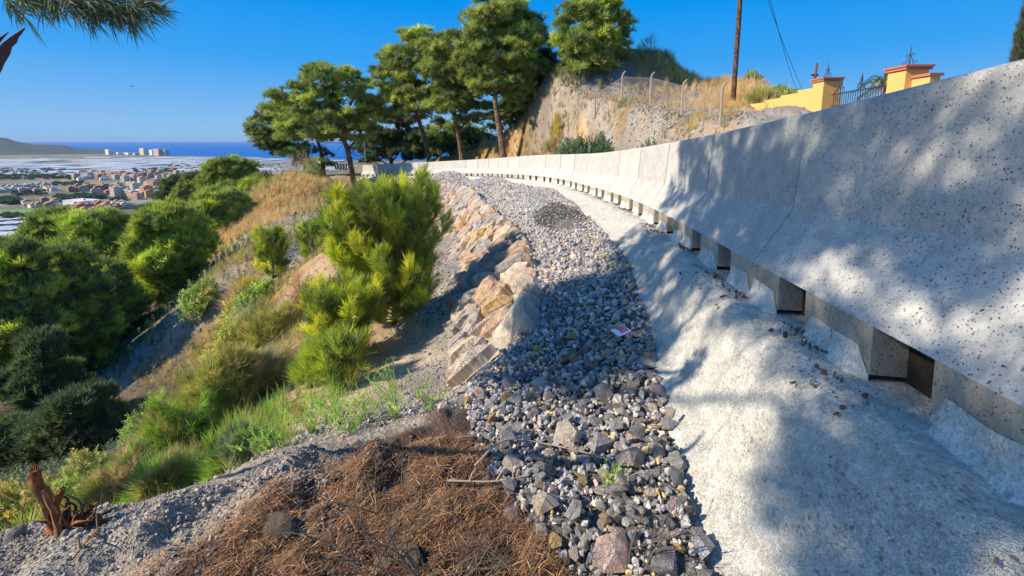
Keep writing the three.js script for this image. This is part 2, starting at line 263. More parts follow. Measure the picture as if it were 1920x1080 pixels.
// what the ground is made of, at known places
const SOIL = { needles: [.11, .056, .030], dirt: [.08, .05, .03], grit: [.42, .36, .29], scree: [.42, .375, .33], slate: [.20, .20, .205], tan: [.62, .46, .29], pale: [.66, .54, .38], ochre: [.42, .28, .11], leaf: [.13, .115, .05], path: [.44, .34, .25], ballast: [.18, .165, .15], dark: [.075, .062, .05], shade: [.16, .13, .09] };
const soilAt = [
  ...[[960, 1050, 1.4], [800, 1000, 1.5], [760, 900, 1.8], [850, 850, 2], [600, 1000, 1.6], [600, 930, 1.8], [450, 1060, 1.45]].map(a => [C(...a), 'needles']),
  ...[[300, 1060, 1.5], [150, 1040, 1.6], [300, 990, 1.8], [0, 1050, 1.6], [420, 960, 1.9], [60, 1010, 1.8], [520, 905, 2.0], [300, 940, 2.6], [0, 960, 2.5]].map(a => [C(...a), 'grit']),
  ...[[560, 820, 3], [700, 790, 2.9], [500, 860, 3.2], [760, 770, 3.1]].map(a => [C(...a), 'scree']),
  ...[[1000, 900, 1.8], [1150, 900, 1.8], [1100, 700, 3], [1150, 1000, 1.5], [1000, 720, 3], [1080, 560, 5], [1100, 480, 6.5], [1000, 400, 10], [950, 360, 18]].map(a => [C(...a), 'ballast']),
  ...[[1050, 420, 9], [1020, 440, 8.2], [1060, 395, 10.5], [1075, 440, 8]].map(a => [C(...a), 'dark']),
  ...[[590, 600, 8], [620, 640, 7], [570, 640, 7.2], [720, 660, 5.5], [650, 715, 4.6], [600, 760, 4.3], [560, 700, 5.6], [560, 570, 9], [600, 520, 11], [580, 490, 14], [640, 450, 18]].map(a => [C(...a), 'tan']),
  ...[[838, 620, 5.9], [835, 690, 4.6], [836, 500, 9.5], [810, 440, 16], [560, 660, 6.5], [520, 690, 6.3]].map(a => [C(...a), 'scree']),
  ...[[800, 550, 7.3], [790, 610, 6], [760, 660, 5.4], [700, 690, 5], [820, 560, 7]].map(a => [C(...a), 'pale']),
  ...[[620, 410, 24], [600, 380, 30], [640, 350, 37], [540, 500, 16], [560, 450, 19], [530, 430, 24]].map(a => [C(...a), 'scree']),
  ...[[560, 470, 17], [660, 375, 36], [560, 395, 28], [640, 395, 28]].map(a => [C(...a), 'slate']),
  ...[[470, 440, 25], [520, 400, 30], [560, 370, 36], [600, 340, 41], [500, 480, 18], [430, 470, 26], [540, 345, 46], [480, 560, 12], [430, 580, 12.5]].map(a => [C(...a), 'ochre']),
  ...[[560, 340, 44], [520, 340, 46]].map(a => [C(...a), 'scree']),
  ...[[350, 590, 14.6], [250, 660, 14.4], [400, 555, 14.5], [300, 625, 15]].map(a => [C(...a), 'scree']),
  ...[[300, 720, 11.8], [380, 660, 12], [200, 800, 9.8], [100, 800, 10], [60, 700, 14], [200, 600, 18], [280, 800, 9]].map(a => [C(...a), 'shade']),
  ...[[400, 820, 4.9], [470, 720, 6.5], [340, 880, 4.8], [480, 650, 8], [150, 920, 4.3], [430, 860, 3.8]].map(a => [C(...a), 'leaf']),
  [W(-20, -7, 40), 'leaf'], [W(-30, 0, 60), 'ochre'], [W(-60, 0, 60), 'leaf'], [C(300, 405, 200), 'ochre'], [C(200, 415, 170), 'leaf'], [W(-200, 0, 300), 'leaf'], [W(-90, 0, 300), 'ochre'], [W(-400, 0, 500), 'tan'], [W(-250, 0, 450), 'leaf'],
];
const soilRight = [
  ...[[1090, 150, 31], [1180, 165, 28], [1260, 250, 18], [1220, 235, 20], [1250, 200, 22], [1130, 270, 20.5], [1060, 200, 28], [1130, 240, 22], [1200, 215, 22], [1080, 220, 26], [1300, 240, 17], [1160, 190, 25], [1380, 224, 15], [1040, 170, 31]].map(a => [C(...a), 'scree']),
  ...[[1010, 200, 30], [1060, 240, 24], [980, 250, 31], [1000, 285, 27]].map(a => [C(...a), 'tan']),
  ...[[960, 270, 33], [900, 290, 37], [1180, 108, 31.5], [1250, 118, 31.6], [1240, 190, 25]].map(a => [C(...a), 'ochre']),
  ...[[1200, 130, 30], [1250, 145, 30], [1130, 135, 31], [1280, 160, 31], [1000, 240, 30], [1010, 170, 32]].map(a => [C(...a), 'slate']),
  ...[[1340, 200, 28], [1330, 185, 34], [1400, 215, 20], [1400, 170, 31], [1430, 200, 25]].map(a => [C(...a), 'path']),
  ...[[1410, 165, 31], [1420, 185, 27], [1440, 205, 22]].map(a => [C(...a), 'ochre']),
  [W(0, -3, 55), 'leaf'], [W(3, -1, 3), 'grit'], [W(5, -1, 12), 'grit'], [W(20, 0, 30), 'leaf'],
];
const polar = p => { const r = Math.hypot(p.x, p.z); return [Math.atan2(p.x, -p.z) * 1.3, Math.log(r)]; };
const soilL = soilAt.map(([p, k]) => [...polar(p), SOIL[k]]), soilR = soilRight.map(([p, k]) => [...polar(p), SOIL[k]]);
function soil(x, z, right) {
  const r = Math.hypot(x, z), L = right ? soilR : soilL, f = 5 / Math.sqrt(r);
  const a = Math.atan2(x, -z) * 1.3 + .13 * (fbm(x * f * .5, z * f * .5, 1, 4) - .5) * 1.6, b = Math.log(r) + .5 * (fbm(x * f * .5 + 40, z * f * .5, 2, 4) - .5);
  let s = 0, c = [0, 0, 0];
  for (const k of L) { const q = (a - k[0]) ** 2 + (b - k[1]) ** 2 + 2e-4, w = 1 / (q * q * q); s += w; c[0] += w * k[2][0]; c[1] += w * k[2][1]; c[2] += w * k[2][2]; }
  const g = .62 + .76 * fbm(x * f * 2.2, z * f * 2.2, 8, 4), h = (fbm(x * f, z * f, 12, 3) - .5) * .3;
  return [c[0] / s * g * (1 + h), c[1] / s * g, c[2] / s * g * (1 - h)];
}

// hillside: one sheet, finer where the camera stands
{
  const th = []; for (let a = -178; a < -57; a += 4) th.push(a); for (let a = -57; a < 57; a += .26) th.push(a); for (let a = 57; a <= 182; a += 4) th.push(a);
  const rr = [.25, .6]; for (let r = .9; r < 720; r *= r < 60 ? 1.0118 : 1.03) rr.push(r);
  const nT = th.length, nR = rr.length, pos = new Float32Array(nT * nR * 3), col = new Float32Array(nT * nR * 3), uv = new Float32Array(nT * nR * 2), idx = new Uint32Array((nT - 1) * (nR - 1) * 6);
  let o = 0, q = 0;
  for (let j = 0; j < nR; j++) for (let i = 0; i < nT; i++, o++) {
    const a = (i === nT - 1 ? 182 : th[i]) * Math.PI / 180, x = rr[j] * Math.sin(a), z = -rr[j] * Math.cos(a), nl = nearLine(x, z);
    pos[o * 3] = x; pos[o * 3 + 1] = land(x, z); pos[o * 3 + 2] = z;
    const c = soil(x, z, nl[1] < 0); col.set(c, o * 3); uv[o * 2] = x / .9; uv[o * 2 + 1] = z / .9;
    if (i && j) { idx.set([o - nT - 1, o - nT, o - 1, o - nT, o, o - 1], q); q += 6; }
  }
  const g = geoFrom(pos, idx.subarray(0, q), { color: col, uv });
  const m = new THREE.MeshStandardMaterial({ vertexColors: true, map: soilMap, bumpMap: soilBump, bumpScale: .022, roughness: .95, color: rgb(1.5, 1.47, 1.43), side: THREE.DoubleSide });
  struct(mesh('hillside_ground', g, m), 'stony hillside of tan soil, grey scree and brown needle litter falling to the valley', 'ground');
}

// road behind the barrier
function strip(s0, s1, ds, ds1, rows, fn) {   // rows: list of parameters, fn(s, row, frame) -> [point, u, v]
  const pos = [], uv = [], idx = []; let n = 0;
  for (let s = s0; s <= s1; n++) { const f = onLine(s); rows.forEach(r => { const [p, u, v] = fn(s, r, f); pos.push(p.x, p.y, p.z); uv.push(u, v); }); s += lerp(ds, ds1, smooth(S0 + 4, S0 + 30, s)); }
  const k = rows.length; for (let i = 1; i < n; i++) for (let j = 1; j < k; j++) { const a = i * k + j; idx.push(a - k - 1, a - 1, a - k, a - k, a - 1, a); }
  return geoFrom(pos, idx, { uv });
}
{
  const g = strip(0, lineLen - 1, .6, .6, [roadIn, -1.2, -2.2, -3.2, -4.2, roadOut], (s, d, f) => [f.p.clone().addScaledVector(f.left, d).add(V(0, .012 - .012 * -d, 0)), s / 2, d / 2]);
  struct(mesh('road', g, std(.055, .055, .058, .9, { map: soilMap, bumpMap: soilBump, bumpScale: .004 })), 'grey asphalt road behind the concrete barrier', 'road');
}

// sprayed-concrete apron under the barrier
{
  const rows = []; for (let i = 0; i <= 46; i++) rows.push(i / 46);
  const g = strip(S0 - .6, SEND + .4, .016, .12, rows, (s, t, f) => {
    const dep = -f.p.z, w = apW(dep) * (1 + .32 * (fbm(s * 1.6, 3, 0, 4) - .5) * smooth(.4, 1, t)) + .10 * smooth(.9, 1, t), d = lerp(-.3, w, Math.pow(t, .9));
    const q = clamp(d / apW(dep), 0, 1.3), fall = apDrop(dep) * (smooth(.22, 1.02, q) + Math.max(0, q - 1) * .9);
    const flow = (fbm(s * 7, d * 2.2, 4, 3) - .5) * .055 + (fbm(s * 22, d * 22, 6, 3) - .5) * .022 + (fbm(s * 2.2, d * 3, 8, 3) - .5) * .07;
    const p = f.p.clone().addScaledVector(f.left, d + flow * .5 * smooth(.1, .4, q));
    p.y += -.012 - fall + flow * smooth(-.05, .25, q) + .004 - .14 * smooth(.93, 1, t);
    return [p, s / .85, (d + fall) / .85];
  });
  struct(mesh('concrete_apron', g, std(.80, .79, .76, .95, { map: shotMap, bumpMap: shotBump, bumpScale: .015 })), 'rough sprayed concrete shoulder sloping down from the foot of the barrier', 'apron');
}

// precast barrier segments, one by one
{
  const L = 1.8, gap = .007, half = (L - gap) / 2, SL = [-.38, .38], SW = .14, FH = .215;   // slot centres, half width, foot height
  // valley-side profile (offset towards the valley is +), then the road side
  const prof = [[0, .018], [0, FH - .012], [-.012, FH], [-.10, FH + .145], [-.195, FH + .29], [-.215, FH + .335], [-.262, 1.105], [-.270, 1.125], [-.292, 1.135], [-.395, 1.135], [-.417, 1.125], [-.425, 1.105], [-.472, FH + .335], [-.492, FH + .29], [-.587, FH + .145], [-.675, FH], [-.687, FH - .012], [-.687, .018]];
  const xs = []; const near = [-half, -half + .005, ...SL.flatMap(c => [c - SW, c + SW]), half - .005, half]; for (let i = 0; i < near.length - 1; i++) { xs.push(near[i]); const n = Math.ceil((near[i + 1] - near[i]) / .25); for (let k = 1; k < n; k++) xs.push(lerp(near[i], near[i + 1], k / n)); } xs.push(half);
  const inSlot = x => SL.some(c => x > c - SW + 1e-4 && x < c + SW - 1e-4);
  let pos = [], uv = [], idx = [];
  const quad = (a, b, c, d, ua, ub, uc, ud) => { const o = pos.length / 3; [a, b, c, d].forEach(p => pos.push(...p)); [ua, ub, uc, ud].forEach(p => uv.push(...p)); idx.push(o, o + 1, o + 2, o, o + 2, o + 3); };
  let acc = 0; const run = prof.map((p, i) => { if (i) acc += Math.hypot(p[0] - prof[i - 1][0], p[1] - prof[i - 1][1]); return acc; });
  // skin above the foot, smooth along each edge run; local axes: x along, y up, z towards the valley
  const sx = x => Math.abs(x) > half - .003 ? .005 : 0;   // ends drawn in a little: the chamfer of the mould
  for (let i = 1; i < xs.length; i++) for (let j = 1; j < prof.length; j++) {
    const lower = j === 1 || j === prof.length - 1, a = xs[i - 1], b = xs[i];
    if (lower) continue;
    const P = (x, p) => [x, p[1] - (p[1] > 1 ? sx(x) : 0), p[0] + (p[0] > -.34 ? -1 : 1) * sx(x)];
    quad(P(a, prof[j - 1]), P(b, prof[j - 1]), P(b, prof[j]), P(a, prof[j]), [a, run[j - 1]], [b, run[j - 1]], [b, run[j]], [a, run[j]]);
  }
  // ends
  for (const e of [-1, 1]) { const x = e * half, o = pos.length / 3; pos.push(x, .5, -.3435); uv.push(0, 0); prof.forEach(p => { const n = [x, p[1], p[0]]; pos.push(...n); uv.push(p[0], p[1]); }); for (let j = 1; j < prof.length; j++) idx.push(o, o + j, o + j + 1); idx.push(o, o + prof.length, o + 1); }
  const bodyG = flat(geoFrom(pos, idx, { uv }));
  // the foot, standing on either side of the slots
  pos = []; uv = []; idx = [];
  for (let i = 1; i < xs.length; i++) for (const j of [1, prof.length - 1]) { const a = xs[i - 1], b = xs[i]; if (inSlot((a + b) / 2)) continue; const P = (x, p) => [x, p[1], p[0]]; quad(P(a, prof[j - 1]), P(b, prof[j - 1]), P(b, prof[j]), P(a, prof[j]), [a, run[j - 1]], [b, run[j - 1]], [b, run[j]], [a, run[j]]); }
  // slot roofs and cheeks
  for (const c of SL) {
    quad([c - SW, FH - .012, 0], [c + SW, FH - .012, 0], [c + SW, FH - .012, -.687], [c - SW, FH - .012, -.687], [0, 0], [.3, 0], [.3, .7], [0, .7]);
    for (const x of [c - SW, c + SW]) quad([x, .018, 0], [x, FH - .012, 0], [x, FH - .012, -.687], [x, .018, -.687], [0, 0], [.13, 0], [.13, .7], [0, .7]);
  }
  const footG = flat(geoFrom(pos, idx, { uv }));
  const footU = 1.1, mats = [.80, .76, .83, .78].map((v, i) => std(v, v * .985, v * (.945 + .012 * (i % 2)), .88, { map: (() => { const t = concreteMap.clone(); t.repeat.set(footU, footU); t.offset.set(i * .27, i * .41); t.needsUpdate = true; return t; })(), bumpMap: (() => { const t = concreteBump.clone(); t.repeat.set(footU, footU); t.offset.set(i * .27, i * .41); t.needsUpdate = true; return t; })(), bumpScale: .006 }));
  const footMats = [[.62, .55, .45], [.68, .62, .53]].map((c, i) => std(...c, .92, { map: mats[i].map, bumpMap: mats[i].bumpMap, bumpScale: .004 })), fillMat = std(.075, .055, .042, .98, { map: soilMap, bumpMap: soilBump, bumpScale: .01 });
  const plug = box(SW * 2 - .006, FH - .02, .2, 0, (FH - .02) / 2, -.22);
  const grout = std(.80, .79, .76, .95, { map: shotMap, bumpMap: shotBump, bumpScale: .01 });
  // mortar fillets between the slots
  const fillet = (x0, x1, seed) => { const p = [], ix = [], u = [], R = rng(seed), n = 14, m = 6; for (let i = 0; i <= n; i++) { const x = lerp(x0, x1, i / n), e = smooth(0, .16, Math.min(i / n, 1 - i / n)) * (.82 + .18 * vnoise(x * 7, seed)); for (let j = 0; j <= m; j++) { const t = j / m, out = (.11 * e + .02 * R() * e) * t * t; p.push(x, (.105 * e + .015) * (1 - t) - .06 * t, .004 + out); u.push(x, t * .15); if (i && j) { const k = i * (m + 1) + j; ix.push(k - m - 2, k - m - 1, k - 1, k - m - 1, k, k - 1); } } } return geoFrom(p, ix, { uv: u }); };
  const filletG = [[-half, SL[0] - SW, 3], [SL[0] + SW, SL[1] - SW, 5], [SL[1] + SW, half, 7]].map(a => fillet(...a));
  let k = 0; const startA = sAt(1.67) - SL[0] * 0;   // first joint chosen so that the slots fall where the photograph shows them
  const list = []; for (let s = startA - 2 * L; s < SEND; s += L) list.push(s);
  const words = ['nearest', 'second', 'third', 'fourth', 'fifth', 'sixth', 'seventh', 'eighth', 'ninth', 'tenth', 'eleventh', 'twelfth', 'thirteenth', 'fourteenth', 'fifteenth', 'sixteenth', 'seventeenth', 'eighteenth', 'nineteenth', 'twentieth', 'twenty-first', 'twenty-second', 'twenty-third', 'twenty-fourth', 'twenty-fifth', 'twenty-sixth', 'twenty-seventh', 'twenty-eighth', 'twenty-ninth', 'thirtieth', 'thirty-first', 'thirty-second', 'thirty-third'];
  list.forEach((s, i) => {
    const f0 = onLine(s - half), f1 = onLine(s + half), mid = f0.p.clone().add(f1.p).multiplyScalar(.5), dir = f1.p.clone().sub(f0.p);
    const lab = i === 0 ? 'grey concrete barrier segment standing just outside the right edge of the frame' : i === 1 ? 'nearest precast concrete barrier segment, cut by the right edge of the photograph' : i === list.length - 1 ? 'last precast concrete barrier segment at the far end by the leaning pine' : words[i - 1] + ' precast concrete barrier segment counting away from the right edge';
    const g = thing('barrier_segment', mid, lab, 'barrier', 'precast barrier segments along the road');
    g.rotation.order = 'YZX'; g.rotation.y = Math.atan2(-dir.z, dir.x); g.rotation.z = Math.asin(dir.y / dir.length());
    g.rotation.y += Math.PI; g.rotation.z *= -1;   // local +z looks to the valley
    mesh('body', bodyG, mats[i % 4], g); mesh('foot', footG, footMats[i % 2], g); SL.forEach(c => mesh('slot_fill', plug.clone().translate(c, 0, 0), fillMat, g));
    if (-mid.z < 20) filletG.forEach(q => mesh('mortar_fillet', q, grout, g));
  });
}
// ---------------------------------------------------------------- stone retaining wall below the road
{
  const n = 240, top = along(wallTop, n), foot = along(wallFoot, n), mid = top.map((p, i) => p.clone().lerp(foot[i], .5)), U = [0];
  for (let i = 1; i <= n; i++) U.push(U[i - 1] + mid[i].distanceTo(mid[i - 1]));
  const total = U[n];
  const S = (u, v) => { u = clamp(u, 0, total - 1e-4); let i = 1; while (U[i] < u) i++; const t = (u - U[i - 1]) / (U[i] - U[i - 1]); const a = top[i - 1].clone().lerp(top[i], t), b = foot[i - 1].clone().lerp(foot[i], t); const p = b.lerp(a, v); return p; };
  const height = u => S(u, 1).distanceTo(S(u, 0));
  const frame = (u, v) => { const p = S(u, v), a = S(Math.min(total - .01, u + .3), v).sub(S(Math.max(0, u - .3), v)).normalize(), b = S(u, 1).sub(S(u, 0)).normalize(); const nn = b.clone().cross(a).normalize(); if (nn.x > 0) nn.negate(); return [p, nn]; };
  const R = rng(4242), base = foot[0].clone(), wall = thing('stone_wall', base, 'battered retaining wall of cream and grey rock blocks below the road', 'wall');
  const put = (u, w, off) => { const h = height(clamp(u, 0, total)), [p, nn] = frame(clamp(u, 0, total), clamp(w / h, -.06, 1.06)); return p.addScaledVector(nn, off).sub(base); };
  // mortar bed
  {
    const pos = [], idx = [], uv = [], m = 12, k = 220;
    for (let i = 0; i <= k; i++) for (let j = 0; j <= m; j++) {
      const u = total * i / k, h = height(u), w = lerp(-.05, .99, j / m) * h, p = put(u, w, -.045 + .03 * (fbm(u * 4, w * 4, 2, 2) - .5)); pos.push(p.x, p.y, p.z); uv.push(u / .9, w / .9);
      if (i && j) { const q = i * (m + 1) + j; idx.push(q - m - 2, q - 1, q - m - 1, q - m - 1, q - 1, q); }
    }
    mesh('mortar', geoFrom(pos, idx, { uv }), std(.66, .59, .50, .95, { map: shotMap, bumpMap: shotBump, bumpScale: .02 }), wall);
  }
  // stones: cells round jittered centres, leaning courses of tall blocks
  const aw = .30, ah = .50, pts = [], toCell = (u, w) => [u / aw + .08 * w / ah, w / ah], fromCell = (a, b) => [(a - .08 * b) * aw, b * ah];
  for (let b = -1; b * ah < 5.5; b++) for (let a = -2; a * aw < total + 6; a++) {
    const x = a + .5 * (b & 1) + (R() - .5) * .85, y = b + .5 + (R() - .5) * .7, [u, w] = fromCell(x, y);
    if (u < .05 || u > total + .2) continue; const h = height(clamp(u, 0, total)); if (w < -.25 || w > h + .16) continue;
    pts.push([x, y, u, w]);
  }
  const keep = pts.filter((p, i) => R() > .13);   // some blocks swallow a neighbour's place
  const clip = (poly, nx, ny, c) => { const out = []; for (let i = 0; i < poly.length; i++) { const a = poly[i], b = poly[(i + 1) % poly.length], da = a[0] * nx + a[1] * ny - c, db = b[0] * nx + b[1] * ny - c; if (da <= 0) out.push(a); if (da * db < 0) { const t = da / (da - db); out.push([lerp(a[0], b[0], t), lerp(a[1], b[1], t)]); } } return out; };
  const tones = [[.66, .56, .43], [.62, .50, .37], [.68, .60, .50], [.64, .49, .40], [.56, .50, .44], [.48, .46, .44], [.40, .39, .385], [.64, .46, .22], [.60, .54, .46], [.62, .45, .33], [.70, .63, .53], [.55, .42, .31]];
  const mats = tones.map((c, i) => { const m = rockMap.clone(), b = rockBump.clone(); for (const t of [m, b]) { t.offset.set(i * .31, i * .17); t.needsUpdate = true; } return std(...c.map((v, n) => Math.min(.95, v * [1.36, 1.26, 1.16][n])), .92, { map: m, bumpMap: b, bumpScale: .03 }); });
  const stones = [];
  for (const p of keep) {
    let poly = [[-1.5, -1.5], [1.5, -1.5], [1.5, 1.5], [-1.5, 1.5]].map(q => [p[0] + q[0], p[1] + q[1]]);
    for (const o of keep) { if (o === p) continue; const dx = o[0] - p[0], dy = o[1] - p[1]; if (dx * dx + dy * dy > 9) continue; const l = Math.hypot(dx, dy); poly = clip(poly, dx / l, dy / l, (dx * (o[0] + p[0]) + dy * (o[1] + p[1])) / 2 / l - .035); if (poly.length < 3) break; }
    if (poly.length < 3) continue;
    poly = poly.map(([a, b]) => fromCell(a, b)); poly = clip(poly, -1, 0, -.02); poly = clip(poly, 1, 0, total - .02); { const h = height(clamp(p[2], 0, total)); poly = clip(poly, 0, 1, h + .05 + .12 * R()); poly = clip(poly, 0, -1, .12); } if (poly.length < 3) continue;
    poly = poly.filter((q, i, l) => Math.hypot(q[0] - l[(i + 1) % l.length][0], q[1] - l[(i + 1) % l.length][1]) > .03);
    if (poly.length < 3) continue;
    // knock the corners off and roughen the outline
    const out = []; poly.forEach((q, i) => { const r = poly[(i + 1) % poly.length]; const f = .16 + .1 * R(); out.push([lerp(q[0], r[0], f), lerp(q[1], r[1], f)], [lerp(r[0], q[0], f), lerp(r[1], q[1], f)]); });
    const n = out.length, cu = out.reduce((s, q) => s + q[0], 0) / n, cw = out.reduce((s, q) => s + q[1], 0) / n, tilt = R() * 6.28, tl = .04 + .09 * R(), bulge = .03 + .11 * R();
    const pos = [], idx = [], uv = [], ring = (k, off, jit) => out.forEach(q => { const uu = lerp(cu, q[0], k) + (R() - .5) * jit, ww = lerp(cw, q[1], k) + (R() - .5) * jit, o = off + tl * ((uu - cu) * Math.cos(tilt) + (ww - cw) * Math.sin(tilt)) * (off > 0 ? 3 : 0); const v = put(uu, ww, o + (R() - .5) * jit * .8); pos.push(v.x, v.y, v.z); uv.push(uu * 1.1, ww * 1.1); });
    ring(1, -.10, 0); ring(.96, .012, .022); ring(.70, .02 + bulge * .7, .055); const c = put(cu + (R() - .5) * .05, cw + (R() - .5) * .06, .02 + bulge); pos.push(c.x, c.y, c.z); uv.push(cu * 1.1, cw * 1.1);
    for (let r = 0; r < 2; r++) for (let i = 0; i < n; i++) { const a = r * n + i, b = r * n + (i + 1) % n; idx.push(a, b, a + n, b, b + n, a + n); }
    for (let i = 0; i < n; i++) idx.push(2 * n + i, 2 * n + (i + 1) % n, 3 * n);
    const far = vnoise(cu * .5, cw * .8, 5), k = far > .60 ? [5, 6, 4, 8][Math.floor(R() * 4)] : Math.floor(R() * tones.length * .999);
    stones.push({ g: flat(geoFrom(pos, idx, { uv })), k, d: S(clamp(cu, 0, total), .5).length() });
  }
  stones.sort((a, b) => a.d - b.d);
  stones.slice(0, 298).forEach(s => mesh('stone', s.g, mats[s.k], wall));
  const rest = stones.slice(298), groups = {}; rest.forEach(s => (groups[s.k % 6] ??= []).push(s.g));
  Object.entries(groups).forEach(([k, l]) => stuff(mesh('far_stonework', mergeGeometries(l), mats[k], wall)));
}

// ---------------------------------------------------------------- crushed stone between apron and wall
const inPoly = (x, z, P) => { let c = false; for (let i = 0, j = P.length - 1; i < P.length; j = i++) if ((P[i].z > z) !== (P[j].z > z) && x < (P[j].x - P[i].x) * (z - P[i].z) / (P[j].z - P[i].z) + P[i].x) c = !c; return c; };
const chips = [];   // shapes of broken rock
{ const R = rng(99); for (let k = 0; k < 14; k++) { const p = []; const ax = .75 + .35 * R(), ay = .55 + .3 * R(), az = .75 + .3 * R(); for (let i = 0; i < 15; i++) { const u = R() * 2 - 1, t = R() * 6.283, s = Math.sqrt(1 - u * u), r = .82 + .22 * R(); p.push(V(s * Math.cos(t) * r * ax, u * r * ay, s * Math.sin(t) * r * az)); } const g = new ConvexGeometry(p); const q = g.getAttribute('position'), uv = []; for (let i = 0; i < q.count; i++) uv.push(q.getX(i) * .2 + k * .13, (q.getZ(i) + q.getY(i)) * .2); g.setAttribute('uv', new THREE.Float32BufferAttribute(uv, 2)); chips.push(g); } }
const chipTones = [[.20, .20, .21], [.25, .25, .262], [.16, .163, .175], [.30, .295, .29], [.37, .35, .325], [.43, .37, .30], [.27, .25, .24], [.42, .30, .14], [.42, .31, .275], [.46, .42, .375], [.22, .215, .225]];
const chipPick = [0, 0, 0, 1, 1, 1, 2, 2, 10, 3, 3, 3, 4, 4, 5, 5, 6, 7, 8, 9];
{
  const R = rng(777), chipMats = chipTones.map((c, i) => { const m = rockMap.clone(), b = rockBump.clone(); for (const t of [m, b]) { t.offset.set(i * .23, i * .37); t.needsUpdate = true; } return std(c[0] * 2.0, c[1] * 1.95, c[2] * 1.85, .88, { map: m, bumpMap: b, bumpScale: .02 }); });
  // the bed: from the apron out to the wall crest or the needle heap
  const outer = [D(1120, 1100, -1.55), D(1010, 1010, -1.56), D(960, 940, -1.57), D(915, 880, -1.6), D(885, 830, -1.63), D(880, 790, -1.68), C(870, 745, 2.9), C(890, 715, 3.3), C(905, 690, 3.7), C(960, 640, 4.0), ...wallTop.slice(1, 9)], inner = [38, 30, 24, 18, 14, 11, 8, 6, 5, 4, 3.2, 2.5, 2, 1.5, 1.1, .8, .4].map(d => { const q = onLine(sAt(d)); return q.p.clone().addScaledVector(q.left, apW(d) * .97); });
  const bed = [...outer, ...inner], bb = bed.reduce((b, p) => [Math.min(b[0], p.x), Math.max(b[1], p.x), Math.min(b[2], p.z), Math.max(b[3], p.z)], [9, -9, 9, -99]);
  const root = thing('ballast_bed', V(.4, -1.6, -2.5), 'bed of loose crushed grey rock between the white apron and the stone wall', 'rubble'); root.userData.kind = 'structure';
  const big = [], grid = new Map(), key = (x, z) => Math.floor(x / .12) + ',' + Math.floor(z / .12);
  const fits = (x, z, r, k) => { const gx = Math.floor(x / .12), gz = Math.floor(z / .12); for (let i = -2; i <= 2; i++) for (let j = -2; j <= 2; j++) for (const o of grid.get((gx + i) + ',' + (gz + j)) || []) if ((o[0] - x) ** 2 + (o[1] - z) ** 2 < (k * (o[2] + r)) ** 2) return false; return true; };
  const add = (x, z, r, lift) => { const kk = key(x, z); if (!grid.has(kk)) grid.set(kk, []); grid.get(kk).push([x, z, r]); big.push([x, land(x, z) + r * lift, z, r]); };
  const soilStrip = C(1050, 425, 8.8);
  for (const [r0, r1, tries, zmax, lift] of [[.06, .078, 120, 5, .45], [.042, .06, 900, 6, .45], [.028, .042, 7000, 8, .45], [.018, .028, 22000, 10, .5]])
    for (let i = 0; i < tries; i++) {
      const dep = .9 + (zmax - .9) * Math.pow(R(), 1.5), x = lerp(-.9, 2, R()), z = -dep; if (!inPoly(x, z, bed)) continue;
      const r = lerp(r0, r1, R()); if (Math.hypot(x - soilStrip.x, (z - soilStrip.z) * .3) < .5) continue; if (fits(x, z, r, .80)) add(x, z, r, lift);
    }
  // a second course lying on the first
  const first = big.length; for (let i = 0; i < 700; i++) { const b = big[Math.floor(R() * first * .7)], r = lerp(.02, .045, R() * R()), x = b[0] + (R() - .5) * .1, z = b[2] + (R() - .5) * .1; if (inPoly(x, z, bed)) big.push([x, b[1] + b[3] * .5 + r * .3, z, r]); }
  big.forEach(b => { b.size = b[3] / Math.hypot(b[0], b[1], b[2]); });
  big.sort((a, b) => b.size - a.size);
  const look = () => [R() * 6.28, R() * 6.28, R() * 6.28];
  big.slice(0, 298).forEach(b => { const m = mesh('stone', chips[Math.floor(R() * 14)], chipMats[chipPick[Math.floor(R() * 20)]], root); m.position.set(b[0], b[1], b[2]).sub(root.position); m.rotation.set((R() - .5) * 1.2, R() * 6.28, (R() - .5) * 1.2); m.scale.set(b[3] * (1 + .3 * R()), b[3] * (.8 + .3 * R()), b[3] * (1 + .3 * R())); });
  const mats = chips.map(() => []), cols = chips.map(() => []), bump = std(2.0, 1.95, 1.85, .9, { map: rockMap });
  const drop = (x, y, z, r) => { const k = Math.floor(R() * 14), t = chipTones[chipPick[Math.floor(R() * 20)]], v = .8 + .4 * R(); mats[k].push(rotm(V(x - .4, y + 1.6, z + 2.5), ...look(), r * (.9 + .4 * R()), r * (.8 + .3 * R()), r * (.9 + .4 * R()))); cols[k].push([t[0] * v, t[1] * v, t[2] * v]); };
  big.slice(298).forEach(b => drop(b[0], b[1], b[2], b[3]));
  // finer stone further off, packed
  for (let i = 0; i < 90000; i++) {
    const dep = 4.5 * Math.pow(36 / 4.5, R()), z = -dep, q = onLine(sAt0(dep)), x = q.p.x - R() * 4; if (!inPoly(x, z, bed)) continue; const so = Math.hypot(x - soilStrip.x, (z - soilStrip.z) * .3) + .3 * (fbm(x * 3, z * 3, 2, 3) - .5); if (so < .55 && R() > .2) continue;
    const r = Math.max(.016, .0032 * dep) * (.7 + .9 * R() * R()) * (so < .55 ? .5 : 1); drop(x, land(x, z) + r * .35, z, r);
  }
  // grit in the gaps
  for (let i = 0; i < 14000; i++) { const dep = .9 + 5 * Math.pow(R(), 1.3), x = lerp(-.8, 2, R()), z = -dep; if (!inPoly(x, z, bed)) continue; const r = .007 + .012 * R(); drop(x, land(x, z) + r * .3 + .012, z, r); }
  chips.forEach((g, k) => { if (mats[k].length) stuff(instanced('loose_stones', g, bump, mats[k], cols[k], root)); });
}
function sAt0(depth) { let a = 0, b = LN; while (b - a > 1) { const m = (a + b) >> 1; if (-lineP[m].z < depth) a = m; else b = m; } return a * DS; }

